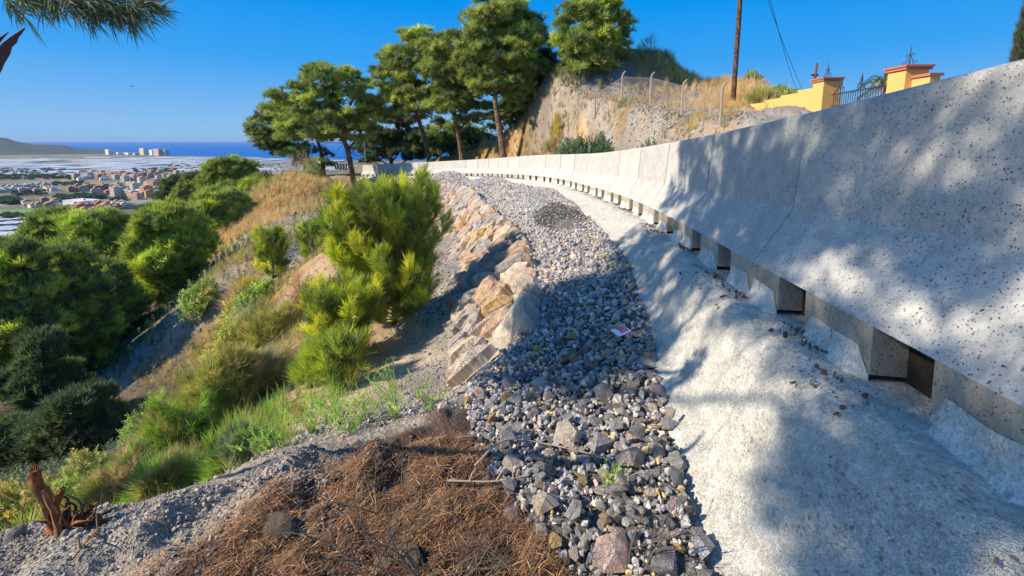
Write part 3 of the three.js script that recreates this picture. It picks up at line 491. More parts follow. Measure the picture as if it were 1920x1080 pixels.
// ---------------------------------------------------------------- loose stones over the slopes
const stoneField = (name, label, seed, list, pick) => {   // list: [px, py, depth, spread across (m), spread along (m), count, size, tones]
  const R = rng(seed), mats = chips.map(() => []), cols = chips.map(() => []);
  for (const [px, py, dep, sx, sz, n, size, tones] of list) { const c = C(px, py, dep); for (let i = 0; i < n; i++) { const a = Math.sqrt(-2 * Math.log(R() + 1e-9)), t = R() * 6.283, x = c.x + a * Math.cos(t) * sx, z = c.z + a * Math.sin(t) * sz; const nl = nearLine(x, z); if (nl[1] > 0 && nl[1] < apW(-z) + .3 || nl[1] < 0 && nl[1] > -5.4) continue; const r = size * (.35 + 1.3 * R() * R() * R()), q = tones[Math.floor(R() * tones.length)], v = .75 + .5 * R(), k = Math.floor(R() * 14); mats[k].push(rotm(V(x, land(x, z) + r * .3, z), R() * 6.28, R() * 6.28, R() * 6.28, r)); cols[k].push(q.map(w => w * v)); } }
  const g = stuff(new THREE.Group(), label, 'stones'); g.name = numbered(name); scene.add(g);
  const m = std(1.2, 1.2, 1.2, .92, { map: rockMap }); chips.forEach((c, k) => { if (mats[k].length) stuff(instanced('stones', c, m, mats[k], cols[k], g)); });
};
const TG = [[.46, .41, .35], [.38, .35, .31], [.52, .45, .36], [.28, .275, .27], [.58, .47, .34]], TT = [[.56, .44, .30], [.50, .42, .32], [.44, .40, .35], [.60, .48, .34]], TS = [[.22, .22, .225], [.28, .275, .27], [.18, .18, .19]];
stoneField('scree_stones', 'pale loose stones strewn over the slope and brink', 31, [
  [160, 1040, 1.62, .9, .16, 2600, .012, TG], [350, 985, 1.8, .55, .14, 1700, .012, TG], [60, 1020, 1.75, .5, .1, 500, .02, TG], [520, 905, 2.0, .25, .12, 500, .014, TS], [420, 950, 1.9, .3, .1, 400, .013, TG],
  [620, 810, 2.95, .5, .25, 900, .026, [...TG, ...TT]], [760, 765, 3.1, .4, .25, 600, .026, TG], [550, 850, 3.0, .3, .25, 500, .025, TG], [820, 720, 3.9, .3, .3, 420, .03, TG],
  [835, 660, 5, .16, .6, 420, .025, TG], [840, 540, 7.6, .25, .9, 1200, .03, TS], [830, 470, 11, .35, 1.6, 1500, .04, TG], [760, 680, 5.0, .6, .5, 300, .016, TT],
  [540, 690, 6.3, .5, .8, 1300, .028, TG], [560, 620, 7.6, .8, .8, 500, .022, TT], [590, 540, 10.5, 1.0, 1.6, 600, .04, TT], [600, 440, 19, 2, 3, 900, .07, TG],
  [340, 600, 14.8, 1.8, .7, 1300, .06, TG], [250, 662, 14.4, 1.2, .5, 700, .06, TG], [620, 380, 29, 3, 3.5, 900, .09, TG], [560, 460, 17, 1.2, 1.5, 350, .09, TS], [660, 372, 35, 1.2, 2, 300, .14, TS],
  [560, 345, 43, 2.5, 2, 600, .1, TG], [1150, 245, 21.5, 2.2, 2.2, 4200, .085, TG], [1300, 240, 17.5, 1.8, 1.2, 2200, .07, TG], [1230, 230, 20.5, 1.6, 1.4, 2000, .08, TG], [1100, 200, 26, 2, 2, 900, .08, TG], [1030, 200, 30, 1.5, 2, 600, .08, TT], [1190, 150, 29, 2.5, 1, 700, .1, TS],
]);

// pine needles heaped on the brink
{
  const R = rng(606), needle = (() => { const p = [], ix = []; for (let i = 0; i <= 3; i++) { const t = i / 3, y = .10 * Math.sin(Math.PI * t), w = .013 * (1 - .6 * t); p.push(t - .5, y, -w, t - .5, y + .008, w); if (i) { const k = i * 2; ix.push(k - 2, k - 1, k, k - 1, k + 1, k); } } return geoFrom(p, ix); })();
  const heap = [D(240, 1100, -1.6), D(300, 1060, -1.6), D(430, 985, -1.62), D(560, 905, -1.63), D(700, 850, -1.6), D(860, 805, -1.62), D(900, 850, -1.6), D(950, 930, -1.57), D(1010, 1010, -1.56), D(1100, 1100, -1.55)];
  const mats = [], cols = [], T = [[.40, .19, .075], [.32, .14, .055], [.20, .09, .04], [.46, .25, .10], [.12, .06, .03], [.28, .13, .055], [.16, .08, .04], [.58, .38, .18]];
  for (let i = 0; i < 60000; i++) {
    const dep = lerp(1.15, 2.6, Math.pow(R(), 1.2)), x = lerp(-1.6, .4, R()), z = -dep; const spill = .10 * (R() + R() - 1); if (!inPoly(x + spill, z + spill, heap)) continue;
    const m = fbm(x * 5, z * 5, 4, 3); if (m < .47 && R() < .85) continue;
    const t = T[Math.floor(R() * T.length)], v = .7 + .6 * R(), l = .03 + .06 * R(); mats.push(rotm(V(x, land(x, z) + .004 + .03 * R() * R() * smooth(.4, .7, m) + .006, z), (R() - .5) * .7, R() * 6.28 * (R() > .5 ? 1 : .2), (R() - .5) * .8, l, l, l * 1.15)); cols.push(t.map(c => c * v));
  }
  const n = stuff(instanced('pine_needle_litter', needle, std(1, 1, 1, .75), mats, cols), 'reddish brown dry pine needles heaped over the brink', 'needle litter');
  // clods of dark earth among the needles
  const cm = chips.map(() => []), cc = chips.map(() => []);
  for (let i = 0; i < 2600; i++) { const dep = lerp(1.15, 2.4, R()), x = lerp(-1.5, .4, R()), z = -dep; if (!inPoly(x, z, heap)) continue; if (fbm(x * 5, z * 5, 4, 3) > .56) continue; const r = (.005 + .02 * R() * R() * R()) * (i < 60 ? 2.2 : 1), k = Math.floor(R() * 14), v = .5 + R(); cm[k].push(rotm(V(x, land(x, z) + r * .5, z), R() * 6, R() * 6, R() * 6, r)); cc[k].push([.13 * v, .085 * v, .055 * v]); }
  const g = stuff(new THREE.Group(), 'crumbs of dark earth between the needles', 'earth'); g.name = 'earth_clods'; scene.add(g);
  const em = std(1, 1, 1, .98); chips.forEach((c, k) => cm[k].length && stuff(instanced('clods', c, em, cm[k], cc[k], g)));
}

// earth washed out onto the ledge under the barrier
{
  const R = rng(2024), cm = chips.map(() => []), cc = chips.map(() => []);
  for (let i = 0; i < 5200; i++) { const s = S0 + 16 * Math.pow(R(), 1.25), f = onLine(s), dep = -f.p.z, d = .015 + .26 * R() * R(), m = fbm(s * 2.6, d * 5, 3, 3); if (m < .53) continue; const r = .003 + .012 * R() * R(), p = f.p.clone().addScaledVector(f.left, d), k = Math.floor(R() * 14), v = .6 + .8 * R(); cm[k].push(rotm(p.add(V(0, .012 - apDrop(dep) * smooth(.22, 1.02, d / apW(dep)), 0)), R() * 6, R() * 6, R() * 6, r * 1.6, r * .7, r * 1.6)); cc[k].push([.17 * v, .12 * v, .085 * v]); }
  const g = stuff(new THREE.Group(), 'brown earth crumbs on the ledge at the foot of the barrier', 'earth'); g.name = 'ledge_earth'; scene.add(g); const em = std(1, 1, 1, .98); chips.forEach((c, k) => cm[k].length && stuff(instanced('crumbs', c, em, cm[k], cc[k], g)));
}
// ---------------------------------------------------------------- plants
const barkMat = std(.85, .58, .42, .95, { map: barkMap, bumpMap: barkMap, bumpScale: .02 }), barkDark = std(.42, .31, .24, .95, { map: barkMap, bumpMap: barkMap, bumpScale: .015 }), twigMat = std(.26, .20, .15, .9), leafMat = new THREE.MeshPhysicalMaterial({ color: rgb(1.25, 1.25, 1.25), roughness: .9, transmission: .45, thickness: 0, side: THREE.DoubleSide }), needleMat = new THREE.MeshPhysicalMaterial({ color: rgb(1.25, 1.25, 1.25), roughness: .9, transmission: .45, thickness: 0, side: THREE.DoubleSide });
function dirIn(R, cone) { const u = 1 - R() * (1 - Math.cos(cone)), t = R() * 6.283, s = Math.sqrt(1 - u * u); return V(s * Math.cos(t), u, s * Math.sin(t)); }
function blades(n, len, w, cone, seed, stem = 0, jitter = .35) {   // n thin needles fanning round +y, spread along a short stem
  const R = rng(seed), p = [], ix = [];
  for (let i = 0; i < n; i++) {
    const d = dirIn(R, cone), b = V(0, stem * R(), 0), l = len * (1 - jitter + 2 * jitter * R()), side = V(R() - .5, R() - .5, R() - .5).cross(d).normalize().multiplyScalar(w / 2), k = p.length / 3, m = b.clone().addScaledVector(d, l * .55).add(V(0, -.03 * l, 0)), e = b.clone().addScaledVector(d, l).add(V(0, .05 * l, 0));
    p.push(b.x - side.x * .6, b.y - side.y * .6, b.z - side.z * .6, b.x + side.x * .6, b.y + side.y * .6, b.z + side.z * .6, m.x + side.x, m.y + side.y, m.z + side.z, m.x - side.x, m.y - side.y, m.z - side.z, e.x, e.y, e.z);
    ix.push(k, k + 1, k + 2, k, k + 2, k + 3, k + 3, k + 2, k + 4);
  }
  return geoFrom(p, ix);
}
function leaves(n, len, w, stem, seed, droop = 0) {   // a sprig: leaves along a stem
  const R = rng(seed), p = [], ix = [];
  for (let i = 0; i < n; i++) {
    const h = stem * (i + .5) / n, t = i * 2.4 + R(), out = V(Math.cos(t), .5 + .5 * R() - droop, Math.sin(t)).normalize(), side = V(-Math.sin(t), 0, Math.cos(t)).multiplyScalar(w / 2), b = V(0, h, 0), l = len * (.6 + .6 * R()), m = b.clone().addScaledVector(out, l * .5), e = b.clone().addScaledVector(out, l), k = p.length / 3;
    p.push(b.x, b.y, b.z, m.x + side.x, m.y, m.z + side.z, e.x, e.y, e.z, m.x - side.x, m.y, m.z - side.z); ix.push(k, k + 1, k + 2, k, k + 2, k + 3);
  }
  return geoFrom(p, ix);
}
const tuftFar = [blades(28, .48, .05, 1.35, 1, .12), blades(28, .48, .05, 1.15, 2, .16)], tuftMid = [blades(24, .32, .030, 1.0, 3, .16), blades(24, .32, .030, .85, 4, .18)], spray = [blades(34, .115, .0052, .85, 5, .13), blades(34, .115, .0052, .75, 6, .14)];
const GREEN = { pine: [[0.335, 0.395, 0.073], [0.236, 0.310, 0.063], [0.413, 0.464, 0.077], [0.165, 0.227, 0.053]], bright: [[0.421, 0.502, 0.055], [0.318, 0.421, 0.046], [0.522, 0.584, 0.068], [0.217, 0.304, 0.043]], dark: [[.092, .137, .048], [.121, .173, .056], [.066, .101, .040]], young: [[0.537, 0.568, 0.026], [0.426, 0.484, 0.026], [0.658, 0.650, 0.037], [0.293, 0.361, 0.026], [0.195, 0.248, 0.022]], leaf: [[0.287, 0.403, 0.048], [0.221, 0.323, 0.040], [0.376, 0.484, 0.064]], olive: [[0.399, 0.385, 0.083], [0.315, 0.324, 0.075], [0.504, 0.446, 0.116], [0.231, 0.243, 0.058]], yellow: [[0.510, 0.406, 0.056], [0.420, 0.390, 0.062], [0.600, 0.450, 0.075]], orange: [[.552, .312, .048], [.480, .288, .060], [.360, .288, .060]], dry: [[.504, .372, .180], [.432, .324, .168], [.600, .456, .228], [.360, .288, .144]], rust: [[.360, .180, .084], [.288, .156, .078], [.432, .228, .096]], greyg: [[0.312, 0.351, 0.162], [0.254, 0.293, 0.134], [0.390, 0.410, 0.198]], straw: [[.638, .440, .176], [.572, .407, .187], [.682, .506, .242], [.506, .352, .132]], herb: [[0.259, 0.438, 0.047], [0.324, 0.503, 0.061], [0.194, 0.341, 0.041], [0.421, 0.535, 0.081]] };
const pickTone = (R, pal, v = .3) => { const t = pal[Math.floor(R() * pal.length)], k = 1 - v / 2 + v * R(); return t.map(c => c * k); };
const blob = (px, py, w, h, depth, thick) => { const c = C(px, py, depth), k = depth / FOCAL; return { c, r: [w / 2 * k, h / 2 * k, (thick || Math.min(w, h * 1.4)) / 2 * k] }; };

function pine({ label, base, trunk, blobs, radius, tufts, size, puff, count, pal, group, name = 'pine_tree', dead = 0, seed, bark = barkMat }) {
  const R = rng(seed), g = thing(name, base, label, 'pine tree', group);
  const tp = along(trunk, 12).map(p => p.clone().sub(base)), rad = tp.map((_, i) => radius * lerp(1.15, .28, Math.pow(i / 12, .8)) * (i === 0 ? 1.35 : 1)), wood = [];
  mesh('trunk', tube(tp, rad, 10, .12, seed), bark, g);
  const mats = [[], []], cols = [[], []];
  const volume = blobs.reduce((s, b) => s + Math.pow(b.r[0] * b.r[1] * b.r[2], 2 / 3), 0);
  for (const b of blobs) {
    const c = b.c.clone().sub(base), n = Math.max(6, Math.round(count * Math.pow(b.r[0] * b.r[1] * b.r[2], 2 / 3) / volume));
    // limb to the lobe
    let best = tp[0], bd = 1e9; for (const p of tp) { const q = p.distanceTo(V(c.x, c.y - b.r[1] * .9, c.z)); if (q < bd) { bd = q; best = p; } }
    const m1 = best.clone().lerp(c, .5).add(V(0, -.12 * bd, 0)); wood.push(tube(along([best, m1, c], 6), [.42, .38, .33, .28, .22, .16, .1].map(k => k * radius), 6, .15, seed + 3));
    for (let i = 0; i < n; i++) {
      const d = dirIn(R, 2.35), rr = .62 + .42 * Math.sqrt(R()), k = .8 + .45 * vnoise(d.x * 2 + seed, d.y * 2, d.z * 2), pc = V(c.x + d.x * b.r[0] * rr * k, c.y + d.y * b.r[1] * rr * k, c.z + d.z * b.r[2] * rr * k);
      if (R() < .30) wood.push(tube([c.clone().lerp(pc, .1), c.clone().lerp(pc, .6).add(V(0, -.08 * puff, 0)), pc], [.12 * radius, .08 * radius, .04 * radius], 4, 0, 1, false));
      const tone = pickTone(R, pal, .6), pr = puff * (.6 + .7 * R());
      for (let t = 0; t < tufts; t++) {
        const e = dirIn(R, 2.0), f = .35 + .65 * R(), p = V(pc.x + e.x * pr * f, pc.y + e.y * pr * (size > .79 ? .5 : .95) * f, pc.z + e.z * pr * f), w = Math.floor(R() * 2), up = e.clone().multiplyScalar(size > .79 ? .8 : .5).add(V((R() - .5) * .5, size > .79 ? .55 : .85, (R() - .5) * .5)).normalize(), v = .8 + .4 * R();
        mats[w].push(mat4(p, up, R() * 6.28, size * (.7 + .6 * R()))); cols[w].push(tone.map(q => q * v));
      }
    }
  }
  for (let i = 0; i < dead; i++) { const p = tp[3 + Math.floor(R() * 6)], d = dirIn(R, 2.2), l = puff * (1.5 + 2.5 * R()); wood.push(tube([p, p.clone().addScaledVector(d, l * .5).add(V(0, -.05 * l, 0)), p.clone().addScaledVector(d, l).add(V(0, -.25 * l, 0))], [.12 * radius, .07 * radius, .02 * radius], 4, 0, 1, false)); }
  mesh('limbs', mergeGeometries(wood), bark === barkMat ? barkDark : bark, g);
  const crown = new THREE.Group(); crown.name = 'crown'; g.add(crown); const shape = size > .8 ? tuftFar : tuftMid;
  const geo = size > .79 ? tuftFar : tuftMid;
  geo.forEach((q, w) => stuff(instanced('needles', q, leafMat, mats[w], cols[w], crown)));
  return g;
}
const foot = (px, py, depth) => { const p = C(px, py, depth); p.y = land(p.x, p.z) - .06; return p; };
const trunkTo = (base, list) => [base, ...list.map(a => C(...a))];
const tall = (label, b, t, bl, o) => { const base = foot(...b); pine({ label, base, trunk: trunkTo(base, t), blobs: bl.map(a => blob(...a)), ...o }); };

// pines along the bend of the road
{
  const G = 'tall pines beyond the barrier', o = { radius: .26, tufts: 17, size: .8, puff: .66, pal: GREEN.pine, group: G };
  tall('pine with a leaning trunk and broad crown at the far end of the barrier', [668, 338, 40], [[655, 296, 40], [643, 255, 40], [632, 205, 40], [622, 165, 40]], [[622, 162, 110, 70, 40], [575, 200, 120, 75, 39.6], [660, 190, 90, 90, 40.5], [690, 225, 50, 90, 41], [600, 235, 130, 70, 38.8], [560, 245, 70, 60, 39.5], [650, 245, 80, 60, 40.5]], { ...o, count: 223, seed: 11, dead: 40 });
  tall('dark trunked pine at the brink, its crown hanging out over the sea', [606, 330, 48], [[603, 290, 48], [590, 255, 48], [560, 230, 48]], [[515, 245, 80, 60, 48], [540, 215, 70, 60, 48], [500, 262, 50, 40, 48], [555, 280, 60, 50, 48], [590, 300, 60, 40, 48], [530, 265, 60, 50, 48]], { ...o, count: 135, seed: 12, pal: [...GREEN.pine, ...GREEN.dark], bark: barkDark });
  tall('left-leaning pine behind the middle of the white barrier', [810, 312, 41], [[797, 265, 41], [780, 210, 41], [768, 160, 41], [775, 110, 41]], [[775, 100, 100, 70, 41], [740, 155, 80, 70, 41], [725, 125, 50, 40, 41], [795, 160, 100, 90, 40.6], [815, 100, 70, 60, 41.5], [765, 200, 90, 60, 40.8], [735, 195, 60, 50, 41]], { ...o, count: 218, seed: 13 });
  tall('slim pine with a bare curved trunk, next left of the tallest pine', [870, 308, 38], [[860, 255, 38], [852, 220, 38], [850, 160, 38], [852, 110, 38]], [[845, 95, 90, 60, 38], [835, 140, 80, 70, 38], [870, 165, 90, 90, 38], [840, 195, 80, 60, 37.7], [885, 215, 60, 50, 38]], { ...o, count: 171, seed: 14, radius: .24 });
  tall('tallest pine, its straight trunk rising bare from behind the barrier', [950, 310, 34], [[938, 250, 34], [928, 180, 34], [933, 110, 34], [938, 40, 34]], [[938, 30, 95, 60, 34], [900, 70, 85, 70, 33.8], [975, 70, 85, 80, 34.3], [935, 100, 110, 60, 33.6], [985, 125, 70, 60, 34.5], [895, 125, 70, 50, 34], [955, 150, 90, 50, 34.4], [905, 165, 60, 40, 33.8], [980, 190, 60, 60, 35]], { ...o, count: 270, seed: 15, radius: .27, puff: .62 });
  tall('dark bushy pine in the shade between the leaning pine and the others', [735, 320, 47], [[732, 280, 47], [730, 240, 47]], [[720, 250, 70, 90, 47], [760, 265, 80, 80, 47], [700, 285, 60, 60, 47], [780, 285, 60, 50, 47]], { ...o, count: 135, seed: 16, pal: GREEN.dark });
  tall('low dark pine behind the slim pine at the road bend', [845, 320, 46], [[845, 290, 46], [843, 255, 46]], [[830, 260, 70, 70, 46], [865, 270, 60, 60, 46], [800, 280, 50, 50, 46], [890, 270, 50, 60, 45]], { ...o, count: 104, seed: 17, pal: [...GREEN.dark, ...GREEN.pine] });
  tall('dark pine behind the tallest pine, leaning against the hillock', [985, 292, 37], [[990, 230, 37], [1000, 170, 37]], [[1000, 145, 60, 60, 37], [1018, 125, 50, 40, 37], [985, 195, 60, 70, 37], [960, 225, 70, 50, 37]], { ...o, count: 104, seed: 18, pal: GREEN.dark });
  tall('pine on the top of the rocky hillock', [1106, 140, 31], [[1108, 110, 31], [1112, 70, 31], [1115, 25, 31]], [[1115, 15, 70, 50, 31], [1090, 50, 80, 60, 31], [1135, 50, 70, 60, 31], [1110, 85, 90, 60, 30.7], [1075, 85, 60, 50, 31], [1150, 80, 40, 30, 31], [1105, 120, 70, 50, 30.7], [1145, 105, 40, 24, 31]], { ...o, count: 197, seed: 19, puff: .5, pal: [...GREEN.pine, ...GREEN.pine, ...GREEN.bright], radius: .2 });
}
// pines on the slope to the left
{
  const G = 'pines on the slope below', o = { tufts: 15, size: .85, puff: .7, group: G, pal: [...GREEN.pine, ...GREEN.bright], radius: .2, bark: barkDark };
  tall('dome-crowned dark pine standing highest on the left slope', [440, 398, 46], [[438, 370, 46], [434, 335, 46]], [[432, 322, 76, 44, 46], [408, 345, 56, 40, 46], [456, 345, 44, 46, 46], [432, 355, 70, 44, 45.5], [420, 375, 50, 34, 45.5]], { ...o, count: 330, seed: 31, pal: GREEN.pine });
  tall('round bright pine right of the dome-crowned pine', [490, 408, 41], [[490, 385, 41], [490, 360, 41]], [[490, 360, 60, 50, 41], [475, 385, 46, 40, 41], [505, 385, 46, 44, 41]], { ...o, count: 240, seed: 32 });
  tall('bright green pine in front of the dome-crowned pine', [415, 452, 31], [[415, 420, 31], [412, 380, 31]], [[412, 385, 66, 50, 31], [392, 415, 56, 56, 31], [435, 415, 60, 56, 31], [412, 435, 80, 36, 30.6]], { ...o, count: 300, seed: 33, pal: [...GREEN.bright, ...GREEN.pine], puff: .55 });
  tall('narrow dark pine left of the dome-crowned pine, before the town', [334, 420, 48], [[334, 390, 48], [334, 350, 48]], [[334, 350, 34, 30, 48], [332, 375, 42, 40, 48], [336, 402, 48, 40, 48]], { ...o, count: 170, seed: 34, pal: GREEN.dark });
  tall('narrow dark pine touching the left side of the dome crown', [366, 420, 47], [[366, 390, 47], [366, 345, 47]], [[366, 345, 30, 28, 47], [364, 368, 40, 36, 47], [368, 398, 46, 40, 47]], { ...o, count: 160, seed: 35, pal: [...GREEN.dark, ...GREEN.pine] });
  const m = { ...o, size: .78, puff: .40, tufts: 22 };
  tall('large bright yellow-green pine in the middle of the left slope', [316, 585, 19], [[316, 540, 19], [316, 440, 19]], [[320, 425, 80, 56, 19], [290, 460, 70, 60, 19], [350, 470, 70, 70, 19], [315, 490, 90, 60, 18.6], [285, 515, 60, 50, 19], [345, 525, 70, 50, 19], [315, 545, 90, 36, 18.8]], { ...m, count: 420, seed: 36, pal: [...GREEN.bright, ...GREEN.bright, ...GREEN.pine] });
  tall('pine with a lit left side, second left of the large bright pine', [190, 585, 22], [[190, 540, 22], [188, 440, 22]], [[180, 430, 80, 50, 22], [160, 465, 60, 60, 22], [205, 470, 80, 60, 22], [185, 510, 90, 60, 21.6], [215, 520, 60, 60, 22]], { ...m, count: 330, seed: 37 });
  tall('small pine against the white greenhouse roofs at the far left', [102, 560, 26], [[102, 500, 26], [100, 425, 26]], [[100, 425, 56, 40, 26], [85, 450, 50, 44, 26], [115, 460, 60, 50, 26], [100, 485, 80, 44, 26]], { ...m, count: 240, seed: 38, puff: .5, pal: GREEN.pine });
  tall('half cut pine at the left edge below the greenhouse roofs', [10, 600, 24], [[10, 560, 24], [12, 480, 24]], [[15, 478, 70, 40, 24], [40, 500, 50, 40, 24], [-10, 510, 60, 50, 24]], { ...m, count: 180, seed: 39, puff: .5, pal: GREEN.pine });
  const n = { ...o, size: .66, puff: .34, tufts: 24, radius: .15, dead: 30 };
  tall('big shaggy pine filling the left edge, bright shoots on top', [30, 850, 13], [[36, 700, 13], [40, 510, 13]], [[36, 505, 40, 60, 13], [20, 545, 80, 60, 13], [62, 560, 60, 60, 13], [0, 600, 80, 70, 13], [50, 620, 100, 60, 12.8], [20, 670, 110, 60, 13], [70, 700, 90, 60, 13], [0, 730, 80, 60, 13]], { ...n, count: 380, seed: 40, pal: [...GREEN.bright, ...GREEN.pine, ...GREEN.pine, ...GREEN.dark] });
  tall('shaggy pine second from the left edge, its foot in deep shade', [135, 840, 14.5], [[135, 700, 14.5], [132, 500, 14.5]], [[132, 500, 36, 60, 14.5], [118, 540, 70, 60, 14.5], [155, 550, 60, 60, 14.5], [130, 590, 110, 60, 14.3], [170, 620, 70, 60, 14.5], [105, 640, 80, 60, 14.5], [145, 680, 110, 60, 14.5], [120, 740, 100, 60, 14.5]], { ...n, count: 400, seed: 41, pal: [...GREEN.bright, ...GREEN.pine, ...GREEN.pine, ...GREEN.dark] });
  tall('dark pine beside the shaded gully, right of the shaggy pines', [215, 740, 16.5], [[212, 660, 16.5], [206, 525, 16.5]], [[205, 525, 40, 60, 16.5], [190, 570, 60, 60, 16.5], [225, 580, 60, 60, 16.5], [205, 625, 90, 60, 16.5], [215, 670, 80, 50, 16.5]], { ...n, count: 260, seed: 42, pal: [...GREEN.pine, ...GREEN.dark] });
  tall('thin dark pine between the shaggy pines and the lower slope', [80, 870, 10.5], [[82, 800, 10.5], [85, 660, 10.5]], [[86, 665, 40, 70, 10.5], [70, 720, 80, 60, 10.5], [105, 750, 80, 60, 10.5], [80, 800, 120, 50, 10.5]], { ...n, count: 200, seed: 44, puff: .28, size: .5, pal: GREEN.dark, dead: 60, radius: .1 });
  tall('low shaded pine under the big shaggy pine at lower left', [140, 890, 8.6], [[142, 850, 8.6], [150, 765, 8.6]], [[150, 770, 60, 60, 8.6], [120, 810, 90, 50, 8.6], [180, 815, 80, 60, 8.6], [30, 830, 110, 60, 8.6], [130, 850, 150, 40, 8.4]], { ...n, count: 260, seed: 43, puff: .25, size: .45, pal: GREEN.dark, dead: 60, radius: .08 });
}

// young pines with long soft needles
function sapling(label, base, H, halfW, n, pal, seed, name = 'young_pine', skewX = 0) {
  const R = rng(seed), g = thing(name, base, label, 'young pine', 'young pines below the wall'), mats = [[], []], cols = [[], []], wood = [];
  const tp = along([V(0, -.05, 0), V(.03 * H, H * .35, .02), V(-.02 * H, H * .7, 0), V(0, H * .92, 0)], 10); mesh('trunk', tube(tp, tp.map((_, i) => .028 * H * lerp(1, .15, i / 10)), 8, .15, seed), barkDark, g);
  const put = (p, d, tone, s) => { const w = Math.floor(R() * 2), v = .75 + .5 * R(); mats[w].push(mat4(p, d, R() * 6.28, s)); cols[w].push(tone.map(c => c * v)); };
  for (let i = 0; i < n; i++) {
    const f = .04 + .94 * i / n, y = H * f * .92, az = i * 2.4 + R() * .9, prof = Math.sin(Math.PI * clamp(.16 + .80 * f, 0, 1)) * .92 + .10, L = halfW * prof * (.75 + .45 * R()), rise = lerp(.25, 1.25, f) + .3 * (R() - .5), dir = V(Math.cos(az) + skewX, rise, Math.sin(az)).normalize();
    const k = clamp(f * 10, 0, 9.99), a = tp[Math.floor(k)].clone().lerp(tp[Math.floor(k) + 1], k % 1), e = a.clone().addScaledVector(dir, L).add(V(0, L * .22, 0)), m = a.clone().lerp(e, .5).add(V(0, -L * .07, 0)), bp = along([a, m, e], 8);
    wood.push(tube(bp, bp.map((_, j) => .0075 * H * lerp(1, .3, j / 8)), 5, 0, 1, false));
    const tone = pickTone(R, pal, .4), steps = Math.max(4, Math.round(L / .055));
    for (let j = 0; j < steps; j++) {
      const t = .22 + .78 * j / steps, q = bp[Math.floor(t * 7.99)].clone().lerp(bp[Math.floor(t * 7.99) + 1], (t * 7.99) % 1), sub = Math.round(1 + 3.2 * R());
      for (let s = 0; s < sub; s++) { const d = dir.clone().multiplyScalar(.55).add(V((R() - .5) * 1.3, .55 + .5 * R(), (R() - .5) * 1.3)).normalize(), off = .02 + .20 * R() * (1 - .4 * t); put(q.clone().addScaledVector(d, off), d, R() < .12 ? pickTone(R, GREEN.dark, .4) : tone, .8 + .6 * R()); }
    }
    for (let j = 0; j < 4; j++) put(e.clone().add(V((R() - .5) * .06, .03 * j, (R() - .5) * .06)), V((R() - .5) * .5, 1, (R() - .5) * .5).normalize(), tone, 1.1 + .4 * R());
  }
  mesh('branches', mergeGeometries(wood), twigMat, g);
  const crown = new THREE.Group(); crown.name = 'crown'; g.add(crown); spray.forEach((q, w) => stuff(instanced('needles', q, needleMat, mats[w], cols[w], crown)));
}
sapling('bright yellow-green young pine growing at the foot of the stone wall', foot(738, 600, 7.0), 1.98, 1.12, 110, GREEN.young, 71, 'young_pine', -.28);
sapling('low spreading young pine just left of the bright pine, lower on the slope', foot(650, 690, 5.9), .8, .55, 40, GREEN.young, 72, 'young_pine', -.2);
sapling('small tuft of young pine at the lower edge of the pale scarp', foot(640, 712, 4.9), .38, .26, 16, GREEN.young, 73);
sapling('thin pale green sapling alone on the bare slope left of the bright pine', foot(512, 520, 14.5), 1.55, .62, 36, [...GREEN.bright, ...GREEN.young], 74);
sapling('dark little sapling behind the left shoulder of the bright pine', foot(590, 500, 14), 1.2, .5, 26, [...GREEN.pine, ...GREEN.bright], 75);

// shrubs: stems and sprigs
const sprigs = { fine: [blades(16, .22, .006, .5, 21, .10), blades(16, .22, .006, .7, 22, .12)], leafy: [leaves(16, .055, .026, .17, 23), leaves(18, .05, .022, .20, 24)], small: [leaves(26, .030, .012, .20, 25), leaves(26, .028, .010, .22, 26)] };
function shrub(label, px, py, depth, wpx, hpx, pal, kind, n, seed, name = 'shrub', cat = 'shrub', group) {
  const R = rng(seed), base = foot(px, py, depth), k = depth / FOCAL, rx = wpx / 2 * k, H = hpx * k, g = thing(name, base, label, cat, group || 'shrubs scattered over the slope'), mats = [[], []], cols = [[], []], wood = [], sc = clamp(depth / 8, .5, 1.9);
  for (let i = 0; i < 26; i++) { const a = R() * 6.28, l = Math.sqrt(R()), e = V(Math.cos(a) * rx * l * .85, H * (.95 - .45 * l * l) * (.7 + .3 * R()), Math.sin(a) * rx * l * .85); wood.push(tube([V(e.x * .08, -.04, e.z * .08), V(e.x * .4, e.y * .5, e.z * .4), e], [.012 * Math.sqrt(H), .007 * Math.sqrt(H), .002 * sc], 4, 0, 1, false)); }
  mesh('stems', mergeGeometries(wood), twigMat, g);
  const patch = seed * 3.7;
  for (let i = 0; i < n; i++) {
    const a = R() * 6.28, l = Math.sqrt(R()), lump = .55 + .75 * vnoise(Math.cos(a) * l * 2.2 + patch, Math.sin(a) * l * 2.2, seed), top = H * Math.sqrt(Math.max(.06, 1 - l * l)) * lump, y = top * (.25 + .75 * Math.pow(R(), .55)), p = V(Math.cos(a) * rx * l, y, Math.sin(a) * rx * l), d = V(Math.cos(a) * l * .7 + (R() - .5) * .6, .75, Math.sin(a) * l * .7 + (R() - .5) * .6).normalize(), w = Math.floor(R() * 2), z = vnoise(p.x * 3 / sc + patch, p.y * 3 / sc, p.z * 3 / sc);
    p.y += land(base.x + p.x, base.z + p.z) - base.y > 0 || true ? clamp(land(base.x + p.x, base.z + p.z) - base.y, -rx, rx) * .9 : 0;
    mats[w].push(mat4(p, d, R() * 6.28, sc * (.6 + .7 * R()))); const t = pal[Math.floor(clamp(z * 1.3 - .15) * pal.length * .999)], v = .7 + .6 * R(); cols[w].push(t.map(c => c * v));
  }
  const f = new THREE.Group(); f.name = 'foliage'; g.add(f); sprigs[kind].forEach((q, w) => stuff(instanced('sprigs', q, leafMat, mats[w], cols[w], f)));
  return g;
}
